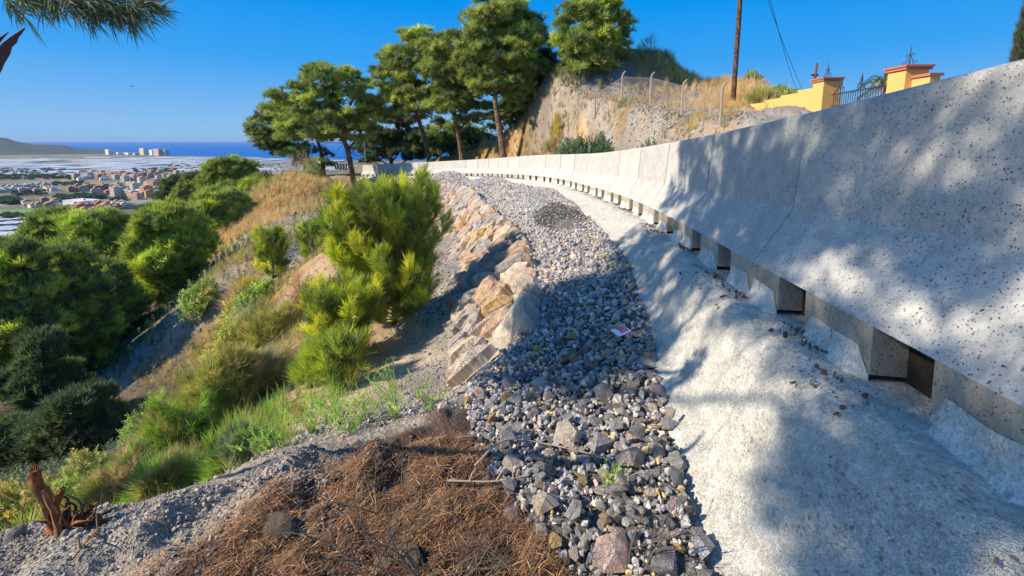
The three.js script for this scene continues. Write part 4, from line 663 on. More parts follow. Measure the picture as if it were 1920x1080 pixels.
let sd = 200;
[
  ['rounded yellow-green shrub on the edge of the shaded gully', 430, 690, 8, 100, 110, [...GREEN.leaf, ...GREEN.yellow, ...GREEN.olive], 'leafy', 900],
  ['olive and yellow twiggy shrub beside the tan scarp', 505, 655, 8.2, 90, 80, [...GREEN.olive, ...GREEN.yellow], 'fine', 700],
  ['largest olive-brown bush in the middle of the lower slope', 425, 815, 5.3, 170, 150, [...GREEN.olive, ...GREEN.olive, ...GREEN.dry], 'fine', 2300],
  ['grassy green bush below the largest olive bush', 350, 900, 4.7, 150, 130, [...GREEN.olive, ...GREEN.herb], 'fine', 1700],
  ['dark green leafy bush at the mouth of the gully', 295, 850, 7.2, 90, 95, GREEN.leaf, 'leafy', 800],
  ['brown-tipped bush between the largest olive bush and the scarp', 500, 770, 5.6, 90, 90, [...GREEN.olive, ...GREEN.dry, ...GREEN.greyg], 'fine', 900],
  ['orange-flowered shrub high on the slope above the gully', 448, 612, 12.2, 44, 50, [...GREEN.orange, ...GREEN.yellow, ...GREEN.leaf], 'leafy', 420],
  ['green shrub right of the orange-flowered one', 478, 600, 11.6, 56, 50, [...GREEN.greyg, ...GREEN.leaf], 'leafy', 420],
  ['grey-green shrub below the orange-flowered one', 470, 640, 10.4, 60, 46, [...GREEN.greyg, ...GREEN.olive], 'small', 500],
  ['small green shrub on the grey spur', 382, 628, 14, 44, 46, [...GREEN.leaf, ...GREEN.olive], 'leafy', 320],
  ['dry rust-brown bush left of the bright young pine', 566, 608, 8.9, 46, 54, GREEN.rust, 'small', 420],
  ['thick dark green bush under the low young pine', 598, 715, 5.3, 70, 80, [...GREEN.leaf, ...GREEN.bright], 'fine', 900],
  ['bright yellow-green shrub left of the torn stump', 50, 985, 4.0, 140, 100, [...GREEN.leaf, ...GREEN.yellow, ...GREEN.olive], 'leafy', 1300],
  ['yellow-green shrub right behind the torn stump', 175, 965, 4.0, 120, 95, [...GREEN.leaf, ...GREEN.olive, ...GREEN.yellow], 'leafy', 1200],
  ['straw-tinged bush on the brink right of the torn stump', 245, 970, 3.5, 110, 95, [...GREEN.olive, ...GREEN.dry, ...GREEN.leaf], 'fine', 1300],
  ['pale feathery grass clump above the grit brink', 310, 955, 3.3, 90, 100, [...GREEN.olive, ...GREEN.herb], 'fine', 1000],
  ['feathery green clump left of the wispy herbs', 455, 905, 3.3, 100, 90, [...GREEN.olive, ...GREEN.herb, ...GREEN.greyg], 'fine', 1100],
  ['dry golden bush at the head of the gully', 460, 575, 13.5, 50, 36, [...GREEN.dry, ...GREEN.yellow], 'fine', 320],
  ['grey dry bush on the crest left of the leaning pine', 565, 365, 42, 70, 46, [[.34, .28, .21], [.28, .23, .17], [.40, .33, .25]], 'small', 700],
  ['olive bush at the foot of the dark trunked pine', 590, 330, 41, 34, 32, [...GREEN.olive, ...GREEN.leaf], 'leafy', 300],
  ['wide green shrub on the scree just above the barrier', 1098, 290, 20.5, 118, 78, [[.075, .14, .035], [.10, .18, .04], [.06, .11, .03]], 'leafy', 1300],
  ['smaller green shrub right of the wide one above the barrier', 1228, 275, 18.2, 74, 54, [[.075, .14, .035], [.13, .19, .05], [.06, .11, .03]], 'leafy', 700],
  ['dry straw bush beside the wide green shrub', 1160, 275, 19, 50, 34, [...GREEN.dry, ...GREEN.olive], 'fine', 380],
  ['pale yellow bush on the left flank of the hillock', 1042, 175, 30, 34, 36, [...GREEN.dry, ...GREEN.olive, ...GREEN.yellow], 'fine', 380],
  ['low yellow bush at the left foot of the hillock', 1010, 235, 28, 40, 36, [...GREEN.dry, ...GREEN.olive], 'fine', 360],
  ['dark green bush below the hilltop pine', 1080, 160, 30.5, 50, 40, GREEN.dark, 'leafy', 420],
  ['thin bare-stemmed shrub on the very top of the hillock', 1215, 108, 31.5, 26, 42, [...GREEN.greyg, ...GREEN.dark], 'small', 150],
  ['dense bush around the foot of the hilltop shrub', 1218, 116, 31.2, 40, 20, [...GREEN.greyg, ...GREEN.olive], 'small', 260],
  ['small dark shrub on the right shoulder of the hillock', 1255, 130, 32, 22, 18, [...GREEN.greyg, ...GREEN.dark], 'small', 130],
  ['round green bush on the golden bank right of the pole', 1408, 170, 30, 28, 26, [...GREEN.leaf, ...GREEN.greyg], 'leafy', 300],
  ['flat dark bush on the skyline left of the pole', 1330, 180, 35, 24, 12, [...GREEN.dark, ...GREEN.leaf], 'small', 150],
  ['yellow-green bush on the golden bank beside the orange wall', 1425, 212, 22, 34, 22, [...GREEN.yellow, ...GREEN.olive, ...GREEN.leaf], 'fine', 300],
  ['grey-green bushes above the steps of the orange wall', 1470, 195, 23, 46, 22, [...GREEN.greyg, ...GREEN.leaf], 'leafy', 320],
].forEach(a => shrub(...a, sd++));

// grass over the slopes: nobody could count it
function grassField(name, label, seed, list, geo, scale) {
  const R = rng(seed), mats = [[], []], cols = [[], []];
  for (const [px, py, dep, sx, sz, n, s, pal] of list) { const c = C(px, py, dep); for (let i = 0; i < n; i++) { const a = Math.sqrt(-2 * Math.log(R() + 1e-9)), t = R() * 6.283, x = c.x + a * Math.cos(t) * sx, z = c.z + a * Math.sin(t) * sz, nl = nearLine(x, z); if (nl[1] > 0 && nl[1] < 2.2 || nl[1] < 0 && nl[1] > -5.4) continue; if (vnoise(x * 1.3 / s, z * 1.3 / s, seed) < .35) continue; const w = Math.floor(R() * 2), k = s * (.5 + .9 * R()); mats[w].push(mat4(V(x, land(x, z) - .02, z), V((R() - .5) * .5, 1, (R() - .5) * .5).normalize(), R() * 6.28, k)); cols[w].push(pickTone(R, pal, .5)); } }
  const g = stuff(new THREE.Group(), label, 'grass'); g.name = numbered(name); scene.add(g); geo.forEach((q, w) => mats[w].length && stuff(instanced('grass', q, leafMat, mats[w], cols[w], g)));
}
grassField('dry_grass', 'dry golden grass growing in tufts over the slopes', 81, [
  [470, 445, 25, 2, 2.5, 1400, 1.6, GREEN.straw], [520, 405, 30, 2.2, 3, 1400, 1.8, GREEN.straw], [560, 375, 36, 2, 3, 1100, 2, GREEN.straw], [610, 338, 40.5, 2, 1.6, 900, 2, [...GREEN.straw, ...GREEN.yellow]], [500, 480, 18, 1.4, 1.6, 700, 1.4, [...GREEN.dry, ...GREEN.olive]], [430, 470, 26, 1.5, 2, 500, 1.7, GREEN.straw], [550, 350, 44, 3, 2, 700, 2, [...GREEN.dry, ...GREEN.olive]],
  [480, 560, 12.4, 1.3, 1.2, 700, 1, [...GREEN.dry, ...GREEN.olive, ...GREEN.yellow]], [430, 585, 12.4, 1.4, .8, 400, 1, [...GREEN.dry, ...GREEN.olive]], [450, 730, 6.6, .9, .8, 900, .8, [...GREEN.olive, ...GREEN.dry]], [520, 710, 6.3, .35, .6, 260, .7, GREEN.dry], [380, 880, 4.2, .7, .5, 1100, .8, [...GREEN.olive, ...GREEN.herb]], [300, 940, 3.2, .5, .25, 700, .6, [...GREEN.olive, ...GREEN.herb, ...GREEN.dry]], [650, 360, 37, 2, 2, 400, 1.8, [...GREEN.dry, ...GREEN.olive]], [590, 400, 26, 2, 3, 500, 1.5, [...GREEN.dry, ...GREEN.greyg]],
  [1420, 180, 29, 2.2, 2.5, 3200, 2, GREEN.straw], [1440, 205, 23, 1.6, 2, 1500, 1.7, GREEN.straw], [1190, 110, 31.5, 4.2, 1.2, 1300, 1.8, [...GREEN.straw, ...GREEN.olive]], [1230, 185, 25.5, 2.8, 1, 800, 1.6, [...GREEN.straw, ...GREEN.olive]], [1250, 250, 18, 1.6, 1, 900, 1.4, [...GREEN.straw, ...GREEN.olive, ...GREEN.yellow]], [950, 285, 33, 2.5, 2.5, 1200, 2, [...GREEN.straw, ...GREEN.dry]], [1020, 225, 29, 1.8, 2, 500, 1.7, [...GREEN.dry, ...GREEN.olive]], [1270, 140, 32, 1.2, 1, 350, 1.7, [...GREEN.olive, ...GREEN.greyg]], [880, 295, 38, 4, 2, 700, 2, GREEN.straw], [1180, 165, 27.5, 1.6, .8, 300, 1.6, GREEN.straw],
  [330, 410, 130, 22, 30, 900, 9, [...GREEN.olive, ...GREEN.dry]],
], sprigs.fine);
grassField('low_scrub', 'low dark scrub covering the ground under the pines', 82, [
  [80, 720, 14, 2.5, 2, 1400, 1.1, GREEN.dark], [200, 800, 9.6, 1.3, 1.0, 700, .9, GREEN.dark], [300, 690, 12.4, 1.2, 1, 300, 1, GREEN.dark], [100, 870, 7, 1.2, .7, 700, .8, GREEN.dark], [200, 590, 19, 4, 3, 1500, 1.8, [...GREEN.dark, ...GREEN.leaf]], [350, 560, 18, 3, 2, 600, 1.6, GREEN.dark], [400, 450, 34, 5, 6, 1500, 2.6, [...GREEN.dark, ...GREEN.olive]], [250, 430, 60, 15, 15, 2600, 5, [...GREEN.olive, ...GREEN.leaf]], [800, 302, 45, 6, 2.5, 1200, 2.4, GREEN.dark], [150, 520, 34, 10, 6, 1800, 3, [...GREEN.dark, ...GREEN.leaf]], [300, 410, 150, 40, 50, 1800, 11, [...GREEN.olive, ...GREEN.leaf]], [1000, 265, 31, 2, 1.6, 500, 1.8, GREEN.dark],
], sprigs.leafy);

// wispy green herbs on the brink
function herb(label, px, py, depth, hpx, n, seed, lean = 0) {
  const R = rng(seed), base = foot(px, py, depth), H = hpx * depth / FOCAL, g = thing('wispy_herb', base, label, 'herb', 'wispy herbs on the brink'), wood = [], mats = [[], []], cols = [[], []];
  for (let i = 0; i < n; i++) {
    const a = R() * 6.28, l = H * (.45 + .6 * R()), sp = .25 + .6 * R(), e = V(Math.cos(a) * sp * l + lean * l, l * (1 - .35 * sp), Math.sin(a) * sp * l), m = V(e.x * .35, e.y * .72, e.z * .35), pts = along([V(0, -.02, 0), m, e], 8); wood.push(tube(pts, pts.map((_, j) => lerp(.0035, .001, j / 8)), 4, 0, 1, false));
    for (let j = 2; j < 8; j++) for (let s = 0; s < (R() < .45 ? 1 : 0) + (j > 4 ? 1 : 0); s++) { const q = pts[j].clone().lerp(pts[Math.min(8, j + 1)], R()), d = V((R() - .5) * 1.4, .5 + .4 * R(), (R() - .5) * 1.4).normalize(), w = Math.floor(R() * 2); mats[w].push(mat4(q, d, R() * 6.28, .26 + .3 * R())); cols[w].push(pickTone(R, GREEN.herb, .5)); }
  }
  mesh('stems', mergeGeometries(wood), std(.20, .26, .07, .8), g); const f = new THREE.Group(); f.name = 'foliage'; g.add(f); sprigs.small.forEach((q, w) => stuff(instanced('sprigs', q, leafMat, mats[w], cols[w], f)));
}
[['tallest wispy green herb, next to the end of the stone wall', 745, 845, 2.75, 140, 15], ['wispy herb with arching stems left of the tallest one', 690, 850, 2.8, 110, 13], ['herb in the middle of the row above the brown needles', 640, 855, 2.8, 105, 13], ['feathery herb over pale stones, left of the middle one', 590, 860, 2.8, 110, 13], ['leftmost wispy herb of the row on the brink', 535, 890, 2.7, 110, 12], ['small herb nearest the end of the stone wall', 805, 815, 2.85, 80, 9], ['low herb between the needles and the middle of the row', 665, 870, 2.5, 60, 8], ['pale herb hanging over the lower left of the brink', 500, 910, 2.6, 80, 9], ['loose herb higher on the stony patch behind the row', 620, 800, 3.6, 80, 8], ['second loose herb on the stony patch, nearer the wall', 720, 770, 3.7, 70, 7]].forEach((a, i) => herb(...a.slice(0, 6), 400 + i));
herb('tiny green weed sprouting among the grey rubble', 1152, 905, 1.72, 36, 8, 431);
// ---------------------------------------------------------------- the plain, the town, the sea
const PLAIN = -100;
const coast = [[760, 301], [640, 299], [540, 297], [470, 295], [400, 293], [330, 291.5], [290, 290.5], [250, 289], [200, 287], [100, 285], [-100, 284], [-500, 286]].map(([x, y]) => { const p = D(x, y, PLAIN); return [Math.atan2(p.x, -p.z), Math.hypot(p.x, p.z)]; }).sort((a, b) => a[0] - b[0]);
const coastAt = t => { if (t <= coast[0][0]) return coast[0][1]; for (let i = 1; i < coast.length; i++) if (t < coast[i][0]) return lerp(coast[i - 1][1], coast[i][1], (t - coast[i - 1][0]) / (coast[i][0] - coast[i - 1][0])); return coast[coast.length - 1][1]; };
{
  const g = new THREE.CircleGeometry(42000, 96); g.rotateX(-Math.PI / 2); g.translate(0, PLAIN - 2, 0);
  struct(mesh('sea', g, new THREE.MeshPhysicalMaterial({ color: rgb(.0, .12, .40), roughness: .7, specularIntensity: .12, side: THREE.DoubleSide })), 'deep blue sea reaching to the horizon', 'sea');
  const th = [], nR = 150; for (let a = -75; a <= -8; a += .22) th.push(a * Math.PI / 180); const pos = [], col = [], idx = [], F = [[.16, .15, .075], [.10, .13, .05], [.22, .18, .10], [.13, .12, .07], [.26, .22, .15], [.08, .10, .045], [.19, .20, .10]];
  for (let j = 0; j <= nR; j++) th.forEach((t, i) => {
    const r1 = coastAt(t) * (1 + .012 * (fbm(t * 60, 1) - .5)), r = 430 * Math.pow(r1 / 430, j / nR), x = r * Math.sin(t), z = -r * Math.cos(t); pos.push(x, PLAIN + (j === nR ? -2.5 : 0), z);
    const u = x * .97 + z * .25, v = z * .97 - x * .25, cu = Math.floor(u / 75 + .5 * vnoise(v / 200, u / 300)), cv = Math.floor(v / 46), k = F[Math.floor(hash3(cu, cv, 3) * F.length)], e = .7 + .6 * fbm(x * .03, z * .03, 4, 3), beach = smooth(.985, 1, r / r1); col.push(lerp(k[0] * e, .38, beach), lerp(k[1] * e, .33, beach), lerp(k[2] * e, .26, beach));
    if (i && j) { const n = th.length, o = j * n + i; idx.push(o - n - 1, o - n, o - 1, o - n, o, o - 1); }
  });
  struct(mesh('coastal_plain', geoFrom(pos, idx, { color: col }), new THREE.MeshStandardMaterial({ vertexColors: true, roughness: .95, side: THREE.DoubleSide })), 'flat farmland between the hills and the sea', 'plain');
}
{ // headland at the left
  const crest = [[-300, 246], [-120, 252], [-40, 256], [0, 258], [22, 260], [45, 266], [70, 270], [100, 271], [130, 273], [150, 278], [175, 281], [205, 283], [225, 287], [250, 291]], pos = [], idx = [], col = [], n = 150, m = 34;
  for (let i = 0; i <= n; i++) for (let j = 0; j <= m; j++) {
    const f = i / n, px = lerp(-300, 250, f); let k = 1; while (k < crest.length - 1 && crest[k][0] < px) k++; const t = (px - crest[k - 1][0]) / (crest[k][0] - crest[k - 1][0]), py = lerp(crest[k - 1][1], crest[k][1], t);
    const d0 = 2450 + 650 * f, dc = 3700, d1 = 5200, v = j / m, dep = v < .55 ? lerp(d0, dc, v / .55) : lerp(dc, d1, (v - .55) / .45), h = C(px, py, dc).y - PLAIN, prof = v < .55 ? Math.pow(smooth(0, .55, v), 1.2) : 1 - smooth(.55, 1, v), x = (px - PCX) / FOCAL * dep, z = -dep;
    pos.push(x, PLAIN - 1 + h * prof * (1 + .5 * (fbm(x * .004, z * .004, 6, 5) - .5) * (v < .5 ? 1 : smooth(.55, .9, v))), z); const e = .6 + .8 * fbm(x * .006, z * .006, 2, 4), s = smooth(.52, .62, fbm(x * .0025, z * .004, 9, 3)); col.push(lerp(.022, .05, s) * e, lerp(.036, .05, s) * e, lerp(.026, .036, s) * e);
    if (i && j) { const q = i * (m + 1) + j; idx.push(q - m - 2, q - 1, q - m - 1, q - m - 1, q - 1, q); }
  }
  struct(mesh('headland_hill', geoFrom(pos, idx, { color: col }), new THREE.MeshStandardMaterial({ vertexColors: true, roughness: .95, side: THREE.DoubleSide })), 'low dark green headland at the left end of the sea', 'hill');
}
const onPlain = (px, py) => { const p = D(px, py, PLAIN); return p; };
{ // greenhouses under white plastic
  const R = rng(5150), gh = (w, d, h) => { const n = Math.max(3, Math.round(w / 16)), pos = [], idx = []; for (let i = 0; i <= n * 2; i++) { const x = -w / 2 + w * i / n / 2, y = i % 2 ? h : h * .72; for (const z of [-d / 2, d / 2]) pos.push(x, y, z); if (i) { const o = i * 2; idx.push(o - 2, o - 1, o, o - 1, o + 1, o); } } const b = pos.length / 3; for (const [x, z] of [[-1, -1], [1, -1], [1, 1], [-1, 1]]) pos.push(x * w / 2, 0, z * d / 2, x * w / 2, h * .72, z * d / 2); for (let k = 0; k < 4; k++) { const a = b + k * 2, c = b + ((k + 1) % 4) * 2; idx.push(a, c, a + 1, c, c + 1, a + 1); } return flat(geoFrom(pos, idx)); };
  const shapes = [gh(130, 70, 5), gh(180, 60, 5), gh(100, 90, 5), gh(150, 100, 5)], mats = [std(.58, .58, .58, .6), std(.50, .52, .54, .6), std(.62, .61, .59, .6), std(.40, .43, .46, .6), std(.54, .52, .47, .6)];
  let n = 0;
  for (let k = 0; k < 900 && n < 150; k++) {
    const py = 263 + 100 * FOCAL / lerp(1250, 2500, R()), px = -40 + 640 * R(), p = onPlain(px, py), ang = Math.atan2(p.x, -p.z), r = Math.hypot(p.x, p.z); if (r > coastAt(ang) * .965) continue; if (py < 299 && px < 200) continue; if (py > 320 && px > 120) continue;
    const u = Math.round((p.x * .97 + p.z * .25) / 175), v = Math.round((p.z * .97 - p.x * .25) / 88), key = u + '/' + v; if (taken['g' + key]) continue; taken['g' + key] = 1; if (hash3(u, v, 8) < .2) continue;
    const q = V(u * 175 * .94 - v * 88 * .242, PLAIN, v * 88 * .94 + u * 175 * .242); const m = mesh('greenhouse', shapes[n % 4], mats[Math.floor(R() * 5)]); m.position.copy(q); m.rotation.y = -.25 + (R() - .5) * .06; tag(m, 'low white plastic greenhouse on the plain between the town and the sea', 'greenhouse', 'white greenhouses on the plain'); n++;
  }
  [['white greenhouse roof nearest the left edge, behind the pines', 8, 447, 60, 34], ['middle white greenhouse roof at the left edge', 22, 434, 70, 30], ['third white greenhouse roof, with a straight dark gutter, at left', 40, 446, 44, 40], ['farthest of the near greenhouse roofs at the left edge', 30, 423, 90, 22], ['long white shed roof below the football pitch', 50, 415, 70, 14]].forEach(([lab, px, py, w, d], i) => {
    const p = onPlain(px, py), g = thing('greenhouse', p, lab, 'greenhouse', 'near greenhouses at the left edge'); g.rotation.y = .5; mesh('roof', gh(w, d, 5), mats[i % 3], g); mesh('gutter', box(w + 1, .8, 1.2, 0, 4, d / 2 + .8), std(.2, .2, .21, .8), g);
  });
  [['white rounded plastic tunnel at the foot of the town', 262, 391], ['second white plastic tunnel, right of the first one', 290, 389]].forEach(([lab, px, py], i) => { const p = onPlain(px, py), g = thing('plastic_tunnel', p, lab, 'tunnel', 'plastic tunnels'), c = new THREE.CylinderGeometry(6, 6, 34, 16, 1, false, 0, Math.PI); c.rotateZ(Math.PI / 2); c.rotateX(-Math.PI / 2); g.rotation.y = .35; mesh('cover', c, std(.82, .82, .80, .5), g); mesh('door_frame', box(.5, 5, 5, -17.2, 2.5, 0), std(.4, .42, .45, .6), g); });
}
{ // the town
  const R = rng(8080), walls = { cream: std(.66, .54, .40), pink: std(.58, .38, .32), white: std(.76, .72, .66), orange: std(.60, .34, .16), grey: std(.46, .44, .43), red: std(.46, .20, .13), sand: std(.62, .46, .30) }, roofs = { tile: std(.46, .19, .10), brown: std(.33, .19, .13), flat: std(.44, .40, .37), pale: std(.62, .58, .54) }, dark = std(.2, .19, .19, .6);
  const gable = (w, h, d) => geoFrom([-w / 2, 0, -d / 2, w / 2, 0, -d / 2, w / 2, 0, d / 2, -w / 2, 0, d / 2, -w * .3, h, 0, w * .3, h, 0], [0, 4, 1, 1, 4, 5, 2, 5, 3, 3, 5, 4, 0, 3, 4, 1, 5, 2]);
  const house = (px, py, w, h, d, wall, roof, lab, group, rot = -.5) => {
    const p = onPlain(px, py), g = thing('house', p, lab, 'house', group); g.rotation.y = rot;
    mesh('wall', box(w, h, d, 0, h / 2, 0), walls[wall], g);
    if (roof === 'flat' || roof === 'pale') { const r = mesh('roof', box(w + .6, .8, d + .6, 0, h + .4, 0), roofs[roof], g); mesh('stair_tower', box(3.4, 2.6, 3.4, w * .2, h + 2.1, d * .1), walls[wall], r); } else mesh('roof', flat(gable(w + 1, 2.6, d + 1).translate(0, h, 0)), roofs[roof], g);
    if (h > 8 && py > 300) for (let f = 0; f < Math.floor(h / 3.2); f++) { mesh('window_band', box(w * .8, .9, .3, 0, 1.9 + f * 3.2, d / 2 + .1), dark, g); mesh('window_band', box(.3, .9, d * .8, -w / 2 - .1, 1.9 + f * 3.2, 0), dark, g); }
  };
  const nth = ['first', 'second', 'third', 'fourth', 'fifth', 'sixth', 'seventh', 'eighth', 'ninth', 'tenth', 'eleventh', 'twelfth', 'thirteenth', 'fourteenth', 'fifteenth', 'sixteenth', 'seventeenth', 'eighteenth', 'nineteenth', 'twentieth', 'twenty-first', 'twenty-second', 'twenty-third', 'twenty-fourth', 'twenty-fifth', 'twenty-sixth', 'twenty-seventh', 'twenty-eighth', 'twenty-ninth', 'thirtieth'];
  const put = (n, x0, x1, y0, y1, ws, rs, hmin, hmax, lab, group, wmin = 10, wmax = 20, seed = 1) => { for (let i = 0; i < n; i++) { const px = lerp(x0, x1, (i + .15 + .7 * R()) / n), py = lerp(y0, y1, R()); house(px, py, lerp(wmin, wmax, R()), lerp(hmin, hmax, R()), lerp(9, 15, R()), ws[Math.floor(R() * ws.length)], rs[Math.floor(R() * rs.length)], lab + ', ' + nth[i] + ' from the left', group, -.35 - .35 * R()); } };
  put(24, 140, 290, 326, 337, ['pink', 'grey', 'red', 'pink'], ['brown', 'flat', 'tile'], 9, 15, 'brownish apartment block in the far rows of the town', 'far apartment rows', 16, 30);
  put(30, 215, 360, 338, 362, ['cream', 'sand', 'orange', 'cream', 'pink'], ['tile', 'flat', 'brown'], 9, 16, 'cream or orange apartment block in the middle of the town', 'apartment blocks of the town', 12, 20);
  put(14, 225, 330, 362, 374, ['orange', 'cream', 'white', 'pink'], ['tile', 'flat', 'pale'], 8, 13, 'town building on the near side of the apartment blocks', 'near side of the town', 12, 18);
  put(18, 132, 212, 352, 364, ['red', 'pink', 'grey'], ['tile', 'brown'], 6, 9, 'reddish row house in the slanting terrace of the town', 'red terrace', 10, 14);
  put(20, 0, 105, 350, 362, ['pink', 'white', 'grey', 'sand'], ['flat', 'brown', 'pale'], 5, 9, 'small pinkish house in the left quarter of the town', 'left quarter houses', 9, 14);
  put(16, 112, 226, 390, 399, ['orange', 'cream', 'red'], ['tile', 'tile', 'brown'], 4, 6.5, 'house with an orange tiled roof in the nearest row', 'orange roofed row', 9, 13);
  put(12, 140, 240, 381, 389, ['white', 'cream', 'orange'], ['tile', 'pale'], 4, 6, 'low house behind the nearest orange roofed row', 'second row of houses', 9, 13);
  put(8, 45, 110, 378, 390, ['cream', 'red', 'white'], ['tile', 'brown'], 4, 6, 'house beside the green sports pitch', 'houses by the pitch', 9, 14);
  put(14, 460, 560, 324, 336, ['pink', 'cream', 'white'], ['tile', 'pale'], 6, 9, 'pale house in the town beyond the right-hand pines', 'houses right of the pines', 12, 18);
  put(14, 290, 400, 322, 334, ['pink', 'cream', 'sand'], ['tile', 'brown'], 6, 10, 'pink roofed house at the back edge of the town', 'back edge of the town', 12, 20);
  put(10, 150, 200, 331, 339, ['white'], ['pale', 'flat'], 6, 8, 'white house before the far apartment rows', 'white houses', 10, 16);
  house(387, 340, 12, 26, 12, 'red', 'flat', 'tall red brick tower block beside the dome-crowned pine', 'towers'); house(495, 338, 20, 12, 16, 'white', 'pale', 'white block right of the dome-crowned pine', 'towers');
  house(220, 367, 18, 16, 14, 'cream', 'flat', 'large cream apartment block at the left end of the town centre', 'towers'); house(255, 360, 16, 17, 14, 'cream', 'flat', 'cream apartment block right of the large cream one', 'towers'); house(276, 368, 16, 18, 14, 'orange', 'tile', 'orange apartment tower in front of the town centre', 'towers');
  house(114, 334, 14, 7, 12, 'sand', 'tile', 'lone yellow house on the bare rise', 'lone houses');
  house(155, 385, 46, 8, 24, 'white', 'pale', 'long white industrial hall before the town', 'halls', -.3);
  // hotels on the shore
  [[270, 290.5, 60, 46, 'cream'], [287, 291, 40, 36, 'white'], [297, 292, 70, 44, 'pink'], [310, 292, 50, 38, 'grey'], [205, 290, 50, 36, 'white'], [222, 290, 60, 16, 'white'], [240, 290, 70, 14, 'white'], [255, 291, 40, 14, 'pink']].forEach(([px, py, w, h, c], i) => house(px, py, w, h, 24, c, 'pale', ['tall cream hotel on the shore', 'slim white hotel right of the tall cream one', 'wide pinkish hotel on the shore', 'grey hotel at the right end of the shore row', 'lone white tower on the shore at the foot of the headland', 'low white shore building next to the lone tower', 'long low white building on the shore', 'low pink building left of the tall cream hotel'][i], 'shore hotels', -.5));
  // sports pitch
  const p = onPlain(44, 397), pitch = mesh('sports_pitch', new THREE.BoxGeometry(64, .3, 40), std(.10, .26, .035, .9)); pitch.position.copy(p).add(V(0, .3, 0)); pitch.rotation.y = .2; struct(pitch, 'bright green sports pitch at the left of the town', 'pitch');
}
{ // groves on the plain, each a dark clump of crowns
  const R = rng(3131), tuft = blades(14, 5, 1.6, 1.5, 91, 1.5), list = [[0, 345, 330, 338, 70, 8], [60, 60, 360, 368, 26, 6], [20, 30, 376, 384, 40, 8], [170, 60, 368, 374, 40, 7], [225, 20, 373, 380, 16, 7], [120, 24, 372, 380, 24, 8], [200, 30, 396, 402, 14, 6], [290, 80, 318, 324, 40, 8], [40, 60, 405, 412, 26, 6], [130, 60, 342, 349, 26, 6], [390, 150, 305, 320, 60, 7], [480, 100, 310, 320, 30, 7], [60, 120, 318, 333, 60, 8]], pal = [[.045, .065, .025], [.06, .085, .03], [.03, .05, .02]], mats = [], cols = [];
  for (const [x, w, y0, y1, n, s] of list) for (let i = 0; i < n; i++) { const p = onPlain(x + (w === 345 ? R() * 145 : (R() - .5) * w), lerp(y0, y1, R())), t = pal[Math.floor(R() * 3)]; for (let k = 0; k < 5; k++) { mats.push(mat4(p.clone().add(V((R() - .5) * s, s * (.15 + .35 * R()), (R() - .5) * s)), V((R() - .5) * .6, 1, (R() - .5) * .6).normalize(), R() * 6, s / 8)); cols.push(t); } }
  stuff(instanced('distant_groves', tuft, leafMat, mats, cols), 'dark groves of trees between the fields and houses of the plain', 'trees');
}
// ---------------------------------------------------------------- pole, fence, wall and gate across the road
const iron = std(.035, .035, .038, .6), orangeWall = std(.74, .42, .13, .9, { bumpMap: shotBump, bumpScale: .002 }), capMat = std(.42, .15, .085, .85);
{
  const b = foot(1372, 224, 24), g = thing('utility_pole', b, 'tall brown wooden utility pole rising out of the top of the frame', 'pole'), top = V(-.06, 11.5, 0);
  mesh('shaft', tube([V(0, -.1, 0), V(-.01, 4, 0), V(-.04, 8, 0), top], [.135, .125, .115, .10], 12, .04, 2), std(.40, .24, .17, .9, { map: barkMap, bumpMap: barkMap, bumpScale: .006 }), g);
  mesh('cross_arm', box(1.6, .1, .1, top.x, 10.9, 0), std(.2, .13, .1, .9), g);
  const wires = [[-.5, 10.95], [.5, 10.95]], end = C(1540, 262, 60);
  wires.forEach(([dx, h], i) => { const a = b.clone().add(V(top.x + dx * .3, h - 2.2 * i, 0)), e = end.clone().add(V(i * 2, i * .8, 0)), pts = []; for (let k = 0; k <= 20; k++) { const t = k / 20, p = a.clone().lerp(e, t); p.y -= 4 * t * (1 - t) * 2.2; pts.push(p); } const w = mesh('overhead_cable', tube(pts, pts.map(() => .016), 5), iron); tag(w, ['upper overhead cable sagging right from the utility pole', 'lower overhead cable sagging right from the utility pole'][i], 'cable', 'cables from the pole'); });
  const e = thing('small_pole', end.clone().add(V(1, -4, 0)), 'distant pole the cables run to, hidden beyond the orange wall', 'pole'); mesh('shaft', tube([V(0, -3, 0), V(0, 4.9, 0)], [.14, .12], 8), std(.23, .15, .11), e);
}
